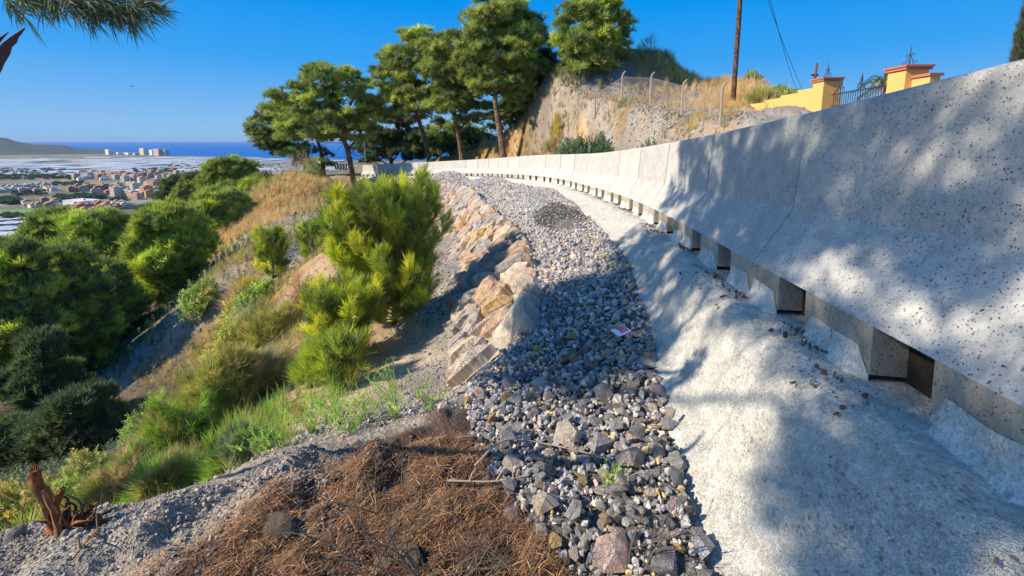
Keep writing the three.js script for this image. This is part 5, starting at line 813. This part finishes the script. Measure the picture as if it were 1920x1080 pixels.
{
  const P = [[1116, 190, 26.2], [1165, 198, 25], [1218, 206, 23.4], [1277, 221, 20.5], [1350, 236, 16.8]].map(a => foot(...a)), g = thing('wire_fence', P[0], 'rusty chain-link fence on bent concrete posts across the grey scree', 'fence'), rel = P.map(p => p.clone().sub(P[0]));
  const postMat = std(.34, .27, .21, .9), H = 1.5;
  rel.forEach(p => mesh('post', tube([p, p.clone().add(V(0, H, 0)), p.clone().add(V(.05, H + .16, .03)), p.clone().add(V(.16, H + .28, .06))], [.05, .045, .04, .035], 6), postMat, g));
  mesh('brace', tube([rel[3].clone().add(V(.2, .2, -.6)), rel[3].clone().add(V(.95, 1.7, -.8))], [.035, .03], 6), postMat, g);
  for (let i = 1; i < rel.length; i++) {
    const a = rel[i - 1], b = rel[i], L = a.distanceTo(b), n = Math.round(L / .16), w = [], at = (t, h) => a.clone().lerp(b, clamp(t)).add(V(0, h, 0));
    for (let k = -10; k <= n; k++) for (const s of [0, 1]) { let t0 = k / n, h0 = 0, t1 = (k + 9.4) / n, h1 = H; if (t0 < 0) { h0 = H * (-t0) / (t1 - t0); t0 = 0; } if (t1 > 1) { h1 = H * (1 - k / n) / (9.4 / n); t1 = 1; } if (t1 <= t0) continue; w.push(s ? tube([at(1 - t0, h0), at(1 - t1, h1)], [.0045, .0045], 3, 0, 1, false) : tube([at(t0, h0), at(t1, h1)], [.0045, .0045], 3, 0, 1, false)); }
    for (const h of [.05, .75, H - .03]) w.push(tube([at(0, h), at(1, h)], [.006, .006], 4, 0, 1, false));
    mesh('wire_mesh', mergeGeometries(w), std(.40, .33, .27, .6, { metalness: .4 }), g);
  }
  const b = foot(1452, 208, 21), q = thing('fence_post', b, 'single bent fence post on the golden bank left of the orange wall', 'post'); mesh('shaft', tube([V(0, -.1, 0), V(0, .85, 0), V(.08, 1.0, 0), V(.22, 1.1, 0)], [.06, .055, .05, .04], 6), std(.22, .13, .10, .9), q);
}
function finial(parent, y, s = 1) {
  const w = []; for (const [x, z] of [[-1, -1], [1, -1], [1, 1], [-1, 1]]) w.push(tube([V(x * .075, y, z * .075), V(x * .03, y + .22, z * .03), V(0, y + .36, 0)].map(p => V(p.x * s, y + (p.y - y) * s, p.z * s)), [.010, .010, .010], 5)); w.push(tube([V(0, y + .34 * s, 0), V(0, y + .44 * s, 0), V(0, y + .56 * s, 0)], [.016, .014, .003], 6));
  mesh('spire', mergeGeometries(w), iron, parent);
  for (const d of [-1, 1]) { const arc = []; for (let i = 0; i <= 14; i++) { const a = i / 14 * 4.6; arc.push(V(0, y + .30 * s + .05 * s * Math.sin(a) * (1 - i / 22), d * (.06 + .045 * (1 - Math.cos(a)) * (1 - i / 30)) * s)); } const arc2 = arc.map(p => V(0, p.y - .20 * s, p.z * 1.9)); mesh('scroll', tube(arc, arc.map(() => .007), 5), iron, parent); mesh('scroll', tube(arc2, arc2.map(() => .007), 5), iron, parent); }
}
{
  const PW = .58, mk = (px, top, d, lab) => { const p = C(px, top, d), y0 = land(p.x, p.z) - .2, h = p.y - y0, g = thing('gate_pillar', V(p.x, y0, p.z), lab, 'pillar', 'orange gate pillars'); g.rotation.y = -.04; mesh('shaft', box(PW, h - .12, PW, 0, (h - .12) / 2, 0), orangeWall, g); mesh('cap', mergeGeometries([box(PW + .10, .07, PW + .10, 0, h - .085, 0), box(PW + .16, .05, PW + .16, 0, h - .025, 0)]), capMat, g); finial(g, h, 1); return g; };
  const a = mk(1551, 147, 15.6, 'left orange rendered gate pillar with a red-brown cap'), b = mk(1704, 125, 12.0, 'right orange rendered gate pillar rising behind the barrier');
  // stepped wall running on from the left pillar
  const y0 = a.position.y, g = thing('stepped_wall', a.position.clone().add(V(-.02, 0, -PW / 2)), 'orange wall stepping down to the left from the gate pillar', 'wall'); const tops = [[167, 1.02], [177, 1.05], [186, 1.1], [194, 1.15], [203, 1.35]]; let z = 0;
  tops.forEach(([py, len], i) => { const d = -(g.position.z + z) + len / 2, h = C(1500, py, d).y - y0; mesh('step', box(.26, h, len - .003, 0, h / 2, z - len / 2), orangeWall, g); z -= len; });
  const v = thing('low_wall', b.position.clone().add(V(0, 0, PW / 2)), 'short low orange wall right of the right gate pillar', 'wall'), hv = C(1715, 144, 11.4).y - b.position.y; mesh('panel', box(.26, hv, .5, 0, hv / 2, .25), orangeWall, v); mesh('coping', box(.36, .07, .54, 0, hv + .035, .27), capMat, v);
  // iron gate between the pillars
  const p0 = a.position.clone().add(V(0, 0, PW / 2 + .02)), p1 = b.position.clone().add(V(0, 0, -PW / 2 - .02)), L = p1.clone().sub(p0), gate = thing('iron_gate', p0, 'black wrought-iron gate with spear points between the orange pillars', 'gate'), yb = .35 + (land(p0.x, p0.z) - p0.y), topY = C(1620, 158, 14).y - p0.y;
  const at = (t, y) => V(L.x * t, y + (b.position.y - a.position.y) * t * 0, L.z * t);
  mesh('rail', tube([at(0, topY - .2), at(1, topY - .2)], [.02, .02], 6), iron, gate); mesh('rail', tube([at(0, yb), at(1, yb)], [.02, .02], 6), iron, gate);
  for (let i = 1; i < 26; i++) { const t = i / 26; mesh('bar', tube([at(t, yb), at(t, topY - .2 + .05)], [.012, .012], 5), iron, gate); }
  for (const t of [.16, .5, .84]) { mesh('spear', mergeGeometries([tube([at(t, yb), at(t, topY + .02)], [.018, .018], 6), tube([at(t, topY), at(t, topY + .12), at(t, topY + .34)], [.012, .045, .003], 6)]), iron, gate); for (const s of [-1, 1]) { const arc = []; for (let i = 0; i <= 12; i++) { const an = i / 12 * 4.7; arc.push(at(t + s * (.018 + .02 * (1 - Math.cos(an))), topY - .06 + .07 * Math.sin(an))); } mesh('scroll', tube(arc, arc.map(() => .012), 5), iron, gate); } }
  for (const [t0, t1] of [[.03, .13], [.72, .62], [.58, .46]]) mesh('strut', tube([at(t0, topY - .2), at(t1, topY + .06)], [.016, .016], 5), iron, gate);
  // palm inside the gate
  const R = rng(55), pb = V(13.9, 0, -16.2); pb.y = land(pb.x, pb.z); const palm = thing('garden_palm', pb, 'small palm with dry drooping fronds behind the iron gate', 'palm'), ph = C(1618, 158, 16.2).y - pb.y; mesh('trunk', tube([V(0, -.1, 0), V(.05, ph * .5, 0), V(0, ph, 0)], [.22, .17, .15], 10, .2, 3), barkDark, palm);
  for (let i = 0; i < 30; i++) { const az = R() * 6.28, up = .9 - 1.5 * R(), l = .7 + .35 * R(), pts = along([V(0, ph, 0), V(Math.cos(az) * l * .5, ph + up * .45, Math.sin(az) * l * .5), V(Math.cos(az) * l, ph + up * .45 - .35, Math.sin(az) * l)], 8), pos = [], ix = []; for (let k = 0; k < 8; k++) for (const s of [-1, 1]) for (let m = 0; m < 3; m++) { const q = pts[k].clone().lerp(pts[k + 1], m / 3), d = pts[k + 1].clone().sub(pts[k]).normalize(), sd = V(-d.z, -.4, d.x).multiplyScalar(s), e = q.clone().addScaledVector(sd, .16).addScaledVector(d, .2).add(V(0, -.06, 0)), o = pos.length / 3; pos.push(q.x, q.y, q.z, q.x + d.x * .03, q.y + d.y * .03, q.z + d.z * .03, e.x, e.y, e.z); ix.push(o, o + 1, o + 2); } mesh('frond', geoFrom(pos, ix), up < -.1 ? std(.30, .22, .11, .9) : std(.22, .25, .07, .8), palm); }
  // leaning post behind the steps
  const lp = C(1525, 168, 18.5), l2 = C(1532, 118, 18.5), gy = land(lp.x, lp.z), post = thing('leaning_post', V(lp.x - .05, gy, lp.z), 'thin dark leaning post behind the stepped orange wall', 'post'); mesh('shaft', tube([V(0, -.1, 0), lp.clone().sub(post.position), l2.clone().sub(post.position)], [.07, .06, .05], 7), std(.16, .09, .075, .9), post); const mdl = lp.clone().lerp(l2, .55).sub(post.position); mesh('bracket', box(.3, .07, .07, mdl.x - .04, mdl.y, mdl.z), std(.12, .08, .07), post);
}
{ // cypress at the right edge
  const b = C(1908, 200, 19), R = rng(66); b.y = land(b.x, b.z); const g = thing('cypress_tree', b, 'slender dark cypress at the right edge above the barrier', 'cypress'), top = C(1912, -40, 19).y - b.y, mats = [], cols = []; mesh('trunk', tube([V(0, -.1, 0), V(0, top * .5, 0), V(.1, top, 0)], [.12, .09, .02], 8, .1, 4), barkDark, g);
  for (let i = 0; i < 1500; i++) { const f = Math.pow(R(), .9), y = top * (.06 + .94 * f), rr = .36 * Math.pow(Math.sin(Math.PI * clamp(.1 + .88 * f)), .6) * Math.sqrt(R()), a = R() * 6.28; mats.push(mat4(V(Math.cos(a) * rr + .1 * f, y, Math.sin(a) * rr), V(Math.cos(a) * .35, 1, Math.sin(a) * .35).normalize(), R() * 6, .8)); cols.push(pickTone(R, [[.035, .06, .02], [.05, .08, .025], [.065, .085, .03]], .4)); }
  const cr = new THREE.Group(); cr.name = 'crown'; g.add(cr); stuff(instanced('sprays', blades(16, .34, .03, .5, 92, .2), leafMat, mats, cols, cr));
}
{ // road signs at the far end
  const b = foot(641, 326, 44); b.y = land(b.x, b.z); const g = thing('chevron_sign', b, 'black bend sign with white chevrons behind the leaning trunk', 'road sign'), c = C(639, 312, 44).sub(b);
  const bd = mesh('board', box(1.25, .62, .04, c.x, c.y, c.z), std(.02, .02, .022, .5), g); for (let i = 0; i < 4; i++) { const s = new THREE.Shape(), x = c.x - .56 + i * .29; [[0, -.26], [.10, -.26], [.24, 0], [.10, .26], [0, .26], [.14, 0]].forEach(([u, v], k) => k ? s.lineTo(x + u, c.y + v) : s.moveTo(x + u, c.y + v)); const q = new THREE.ExtrudeGeometry(s, { depth: .006, bevelEnabled: false }); q.translate(0, 0, c.z + .024); mesh('chevron', q, std(.8, .8, .8, .5), bd); }
  for (const s of [-1, 1]) mesh('leg', tube([V(c.x + s * .45, -.1, c.z - .04), V(c.x + s * .45, c.y + .2, c.z - .04)], [.03, .03], 6), std(.4, .4, .42, .5), g);
  const p = foot(686, 318, 43.6), q = thing('warning_sign', p, 'triangular road sign on a grey post, seen from behind at the barrier end', 'road sign'), h = C(683, 262, 43.6).y - p.y; mesh('post', tube([V(0, -.1, 0), V(0, h, 0)], [.035, .035], 8), std(.30, .33, .38, .45), q);
  const s = new THREE.Shape(); s.moveTo(-.45, h - .85); s.lineTo(.45, h - .85); s.lineTo(0, h - .05); s.closePath(); const e = new THREE.ExtrudeGeometry(s, { depth: .02, bevelEnabled: false }); e.translate(0, 0, -.06); mesh('plate', e, std(.16, .19, .25, .5, { metalness: .4 }), q);
}

// ---------------------------------------------------------------- small things close by
{
  const p = D(1165, 633, -1.56); p.y = land(p.x, p.z) + .055; const g = thing('paper_card', p, 'small white card with a magenta stripe lying on the dark rubble', 'card'); g.rotation.set(.16, .5, -.05); mesh('sheet', box(.15, .002, .10), std(.78, .80, .84, .6), g); mesh('stripe', box(.085, .001, .072, .02, .0018, -.012), std(.55, .10, .24, .6), g);
}
function stick(label, pts, r0, r1, mat, name = 'dry_stick', lift = .03) { const P = pts.map(a => { const p = D(...a); p.y = land(p.x, p.z) + lift; return p; }), b = P[0].clone(), c = along(P, 14).map(q => q.sub(b)), g = thing(name, b, label, 'stick', 'dry sticks on the ground'); mesh('stem', tube(c, c.map((_, i) => lerp(r0, r1, i / 14)), 6, .15, 5), mat, g); const R = rng(Math.round(pts[0][0])); for (let i = 0; i < 3; i++) { const q = c[3 + i * 4], e = q.clone().add(V((R() - .5) * .12, .03 + .03 * R(), (R() - .5) * .12)); mesh('side_twig', tube([q, q.clone().lerp(e, .5).add(V(0, .01, 0)), e], [r1 * 1.2, r1, r1 * .5], 5), mat, g); } }
const paleTwig = std(.42, .33, .23, .9), brownTwig = std(.30, .16, .07, .9);
stick('straight dry stick pointing at the card in the shaded rubble', [[1022, 686, -1.7], [1085, 662, -1.66], [1152, 640, -1.58]], .008, .006, brownTwig, 'dry_stick', .055);
stick('long pale twig bent across the middle of the rubble', [[890, 905, -1.58], [945, 858, -1.6], [1020, 846, -1.6], [1140, 876, -1.54]], .006, .003, paleTwig, 'dry_stick', .06);
stick('pale twig at the lower left edge of the rubble', [[840, 918, -1.57], [930, 915, -1.57], [985, 906, -1.57]], .005, .003, paleTwig, 'dry_stick', .04);
stick('thin dark twig on the grit near the torn stump', [[140, 1075, -1.7], [175, 1045, -1.72], [200, 1022, -1.73]], .005, .003, brownTwig, 'dry_stick', .015);
{ // larger rocks lying in the needles
  const R = rng(12), rock = (label, px, py, y, s, tone) => { const p = D(px, py, y), pts = []; for (let i = 0; i < 42; i++) { const d = dirIn(R, 3.14), k = .86 + .16 * R(); pts.push(V(d.x * s[0] * k, Math.max(-.35, d.y) * s[1] * k, d.z * s[2] * k)); } const g = new ConvexGeometry(pts), q = g.getAttribute('position'), uv = []; for (let i = 0; i < q.count; i++) uv.push(q.getX(i) * 4, (q.getZ(i) + q.getY(i)) * 4); g.setAttribute('uv', new THREE.Float32BufferAttribute(uv, 2)); p.y = land(p.x, p.z) + s[1] * .2; const m = mesh('rock', g, std(...tone, .93, { map: rockMap, bumpMap: rockBump, bumpScale: .02 })); m.position.copy(p); m.rotation.y = R() * 6; tag(m, label, 'rock', 'single rocks on the brink'); };
  rock('flat brown rock sunk in the needle heap at lower left', 520, 1000, -1.6, [.10, .05, .07], [.30, .21, .14]); rock('tan rock near the bottom edge under the dead twigs', 770, 1050, -1.56, [.06, .04, .05], [.36, .27, .18]); rock('pinkish rock where the needles meet the rubble', 958, 965, -1.56, [.055, .04, .05], [.50, .36, .31]); rock('rounded grey stone at the foot of the torn stump', 130, 1006, -1.76, [.045, .03, .035], [.40, .37, .33]); rock('pale stone at the far left of the grit brink', 30, 1012, -1.78, [.05, .03, .04], [.42, .38, .32]); rock('large ochre block at the top left corner of the near rubble', 953, 740, -1.75, [.09, .065, .08], [.52, .36, .16]);
}
{ // torn stump
  const b = D(104, 1005, -1.79); b.y = land(b.x, b.z) - .02; const g = thing('torn_stump', b, 'torn reddish-brown stump with an upright curved root at lower left', 'stump'), m = std(1.25, .50, .20, .9, { map: barkMap, bumpMap: barkMap, bumpScale: .012 }), mp = std(1.6, .85, .38, .9, { map: barkMap, bumpMap: barkMap, bumpScale: .008 }), d = -b.z, at = (x, y, dz = 0) => C(x, y, d + dz).sub(b), R = rng(91);
  mesh('main_root', tube(along([at(110, 1010), at(102, 975), at(92, 945), at(76, 918), at(66, 895), at(66, 880)], 16), [...Array(17)].map((_, i) => lerp(.030, .017, i / 16)), 12, .3, 7), m, g);
  mesh('pale_split', tube(along([at(116, 1008, -.03), at(106, 975, -.03), at(95, 948, -.03), at(80, 920, -.025)], 12), [...Array(13)].map((_, i) => lerp(.018, .007, i / 12)), 7, .3, 9), mp, g);
  mesh('stub', tube([at(98, 950), at(112, 930), at(118, 915)], [.022, .016, .008], 8, .3, 8), m, g);
  for (let i = 0; i < 4; i++) { const q = at(64 + i * 3, 884); mesh('splinter', tube([q, q.clone().add(V((R() - .5) * .02, .03 + .02 * R(), 0))], [.004, .001], 5), m, g); }
  for (let i = 0; i < 46; i++) { const a = lerp(-.3, 2.4, R()), l = .07 + .13 * R(), s = at(118 + 26 * R(), 985 + 18 * R(), .05 * (R() - .5)), e = s.clone().add(V(Math.cos(a) * l, Math.abs(Math.sin(a)) * l * .85 + .01, (R() - .5) * .1)), mm = s.clone().lerp(e, .5).add(V((R() - .5) * .08, .05 * (R() - .2), (R() - .5) * .08)); mesh('root', tube(along([s, mm, e], 6), [.011, .010, .009, .008, .006, .004, .002].map(k => k * .7), 6, .3, i), R() < .35 ? mp : m, g); }
}
// dead twiggy growth at the bottom edge
function deadShrub(label, px, py, y, n, seed, H) { const R = rng(seed), b = D(px, py, y); b.y = land(b.x, b.z); const g = thing('dead_shrub', b, label, 'dead shrub', 'dead shrubs at the bottom edge'), m = std(.11, .085, .065, .9); const grow = (p, d, l, r, k, out) => { const pts = [p]; let q = p, v = d.clone(); for (let i = 0; i < 4; i++) { v = v.clone().add(V((R() - .5) * .5, (R() - .5) * .35, (R() - .5) * .5)).normalize(); q = q.clone().addScaledVector(v, l / 4); pts.push(q); } out.push(tube(pts, [r, r * .9, r * .75, r * .6, r * .45], 5, 0, 1, false)); if (k) for (let i = 0; i < 3; i++) grow(pts[1 + Math.floor(R() * 4)], v.clone().add(V((R() - .5) * 1.5, (R() - .4), (R() - .5) * 1.5)).normalize(), l * .6, r * .5, k - 1, out); }; for (let i = 0; i < n; i++) { const out = [], a = R() * 6.28; grow(V(0, -.01, 0), V(Math.cos(a), .35 + .6 * R(), Math.sin(a)).normalize(), H * (.9 + .7 * R()), .0042, 3, out); mesh('branch', mergeGeometries(out), m, g); } }
deadShrub('dead grey twiggy shrub at the bottom centre', 800, 1120, -1.56, 7, 901, .22); deadShrub('dead twiggy shrub at the bottom, right of the centre one', 960, 1130, -1.56, 6, 902, .22); deadShrub('leafless twigs at the bottom left of the dead shrubs', 690, 1110, -1.56, 5, 903, .18); deadShrub('thin bare twigs over the rubble at the bottom edge', 1180, 1110, -1.53, 4, 904, .17);
{ // a bird far off
  const p = C(247, 162, 120), g = thing('flying_bird', p, 'tiny dark bird gliding in the blue sky above the sea', 'bird'), m = std(.05, .05, .055); const body = new THREE.SphereGeometry(.14, 10, 8); body.scale(1, .7, 2.6); mesh('body', body, m, g); for (const s of [-1, 1]) mesh('wing', geoFrom([0, .05, -.18, 0, .05, .2, s * .55, .18, .12, s * .5, .18, -.16, s * 1.05, .06, .22], [0, 1, 2, 0, 2, 3, 3, 2, 4]), m, g);
}
// ---------------------------------------------------------------- the pine at the left, out of frame, whose shade dapples the barrier
{
  const R = rng(1234), b = V(-8.2, 0, -2.6); b.y = land(b.x, b.z) - .1; const g = thing('pine_tree', b, 'pine just outside the left edge, its branch tips hanging into the top left corner', 'pine tree', 'pine overhead'), wood = [], mats = [[], []], cols = [[], []];
  const top = V(-.3, 7.6 - b.y, .2), tp = along([V(0, 0, 0), V(.15, 2.5, -.1), V(-.1, 5.5, .1), top], 14); mesh('trunk', tube(tp, tp.map((_, i) => lerp(.17, .05, i / 14)), 12, .12, 5), barkMat, g);
  const near = q => tp.reduce((a, p) => { const s = p.distanceTo(V(q.x, q.y - .8, q.z)); return s < a[0] ? [s, p] : a; }, [1e9, tp[0]])[1];
  const puff = (w, r, n, sc, hub) => { const c = w.clone().sub(b); wood.push(tube(along([hub, hub.clone().lerp(c, .55).add(V(0, .06, 0)), c], 4), [.008, .007, .006, .005, .003], 4, 0, 3, false)); for (let i = 0; i < n; i++) { const d = dirIn(R, 3.14), f = Math.cbrt(R()), p = V(c.x + d.x * r * f, c.y + d.y * r * .6 * f, c.z + d.z * r * f), u = V(d.x + (R() - .5), d.y * .5 + .3, d.z + (R() - .5)).normalize(), k = Math.floor(R() * 2); mats[k].push(mat4(p, u, R() * 6.28, sc * (.8 + .5 * R()))); cols[k].push(pickTone(R, GREEN.pine, .5)); } };
  // boughs, found by looking from what they shade towards the sun
  const up = (p, t) => p.clone().addScaledVector(sunDir, t), face = (d, h, o = 0) => { const q = onLine(sAt(d)); return q.p.clone().add(V(0, h, 0)).addScaledVector(q.left, o); };
  const shadeAt = [];
  for (let i = 0; i < 36; i++) { const d = .7 + 4.6 * R(), h = 1.2 * R(); if (h < .62 && d < 2.0 && d > 1.35 && R() < .7) continue; if (h > .5 && d < 2.1 && R() < .5) continue; shadeAt.push([face(d, h, -.15 * h), .30 + .2 * R(), 24, 7.2 + 1.6 * R()]); }
  for (let i = 0; i < 12; i++) { const d = 3.2 + 2.2 * R(), q = onLine(sAt(d)); shadeAt.push([q.p.clone().addScaledVector(q.left, .15 + .4 * R()).add(V(0, -.2, 0)), .26, 14, 7.6 + R()]); }
  for (let i = 0; i < 20; i++) shadeAt.push([V(.05 + 1.1 * R(), -1.72, -(3.1 + 1.6 * R())), .30, 26, 6.6 + .8 * R()]);
  for (let i = 0; i < 6; i++) { const d = .6 + .25 * R(), q = onLine(sAt(d)); shadeAt.push([q.p.clone().addScaledVector(q.left, .02 + .3 * R()).add(V(0, -.2, 0)), .30, 22, 7.4 + .8 * R()]); }
  const tips = shadeAt.map(([p, r, n, t]) => [up(p, t), r, n]), left = tips.slice();
  while (left.length) { // boughs: each carries the clumps round its end
    const c0 = left[0][0], near9 = left.sort((x, y) => x[0].distanceTo(c0) - y[0].distanceTo(c0)).splice(0, 9), hub = near9.reduce((s, q) => s.add(q[0]), V(0, 0, 0)).divideScalar(near9.length).sub(b), a = near(hub);
    wood.push(tube(along([a, a.clone().lerp(hub, .5).add(V(0, .25, 0)), hub], 8), [.042, .038, .034, .03, .026, .022, .018, .014, .01], 6, .12, 3)); near9.forEach(q => puff(q[0], q[1], q[2], 1.9, hub));
  }
  // branch tips in the corner of the picture
  const limb = along([near(C(-60, -120, 2.2).sub(b)), C(-420, -220, 2.4).sub(b), C(-60, -90, 2.1).sub(b), C(90, -38, 2.0).sub(b), C(235, 2, 1.95).sub(b)], 20); wood.push(tube(limb, limb.map((_, i) => lerp(.045, .004, i / 20)), 7, .15, 2));
  for (const [px, py, n] of [[10, -16, 6], [45, -22, 7], [85, -24, 8], [120, -16, 9], [150, -8, 9], [180, -3, 9], [205, 2, 7], [230, 5, 6], [250, 4, 6]]) for (let i = 0; i < n; i++) { const p = C(px + 34 * (R() - .5), py + 18 * (R() - .5), 1.95 + .12 * (R() - .5)).sub(b), d = V(.55 + .5 * (R() - .5), -.45 + .9 * (R() - .5), .5 * (R() - .5)).normalize(), k = Math.floor(R() * 2); mats[k].push(mat4(p, d, R() * 6.28, .62 + .3 * R())); cols[k].push(pickTone(R, GREEN.dark, .4)); }
  mesh('limbs', mergeGeometries(wood), barkDark, g);
  const stub = along([C(-70, 190, 1.5), C(-20, 135, 1.5), C(15, 85, 1.5), C(46, 53, 1.5)].map(p => p.sub(b)), 12); const st = mesh('broken_bough', tube([near(stub[0]), ...stub], [.03, ...stub.map((_, i) => lerp(.028, .002, Math.pow(i / 12, 1.3)))], 9, .25, 6), std(.06, .04, .045, .9), g); const s2 = along([C(-40, 118, 1.5), C(0, 74, 1.5), C(16, 60, 1.5)].map(p => p.sub(b)), 6); mesh('broken_twig', tube(s2, s2.map((_, i) => lerp(.010, .001, i / 6)), 6, .2, 6), std(.06, .04, .045, .9), g);
  const cr = new THREE.Group(); cr.name = 'crown'; g.add(cr); spray.forEach((q, w) => stuff(instanced('needles', q, leafMat, mats[w], cols[w], cr)));
}
scene.fog = new THREE.FogExp2(rgb(.5, .72, 1), .000035);   // thin sea air
renderer.render(scene, camera);
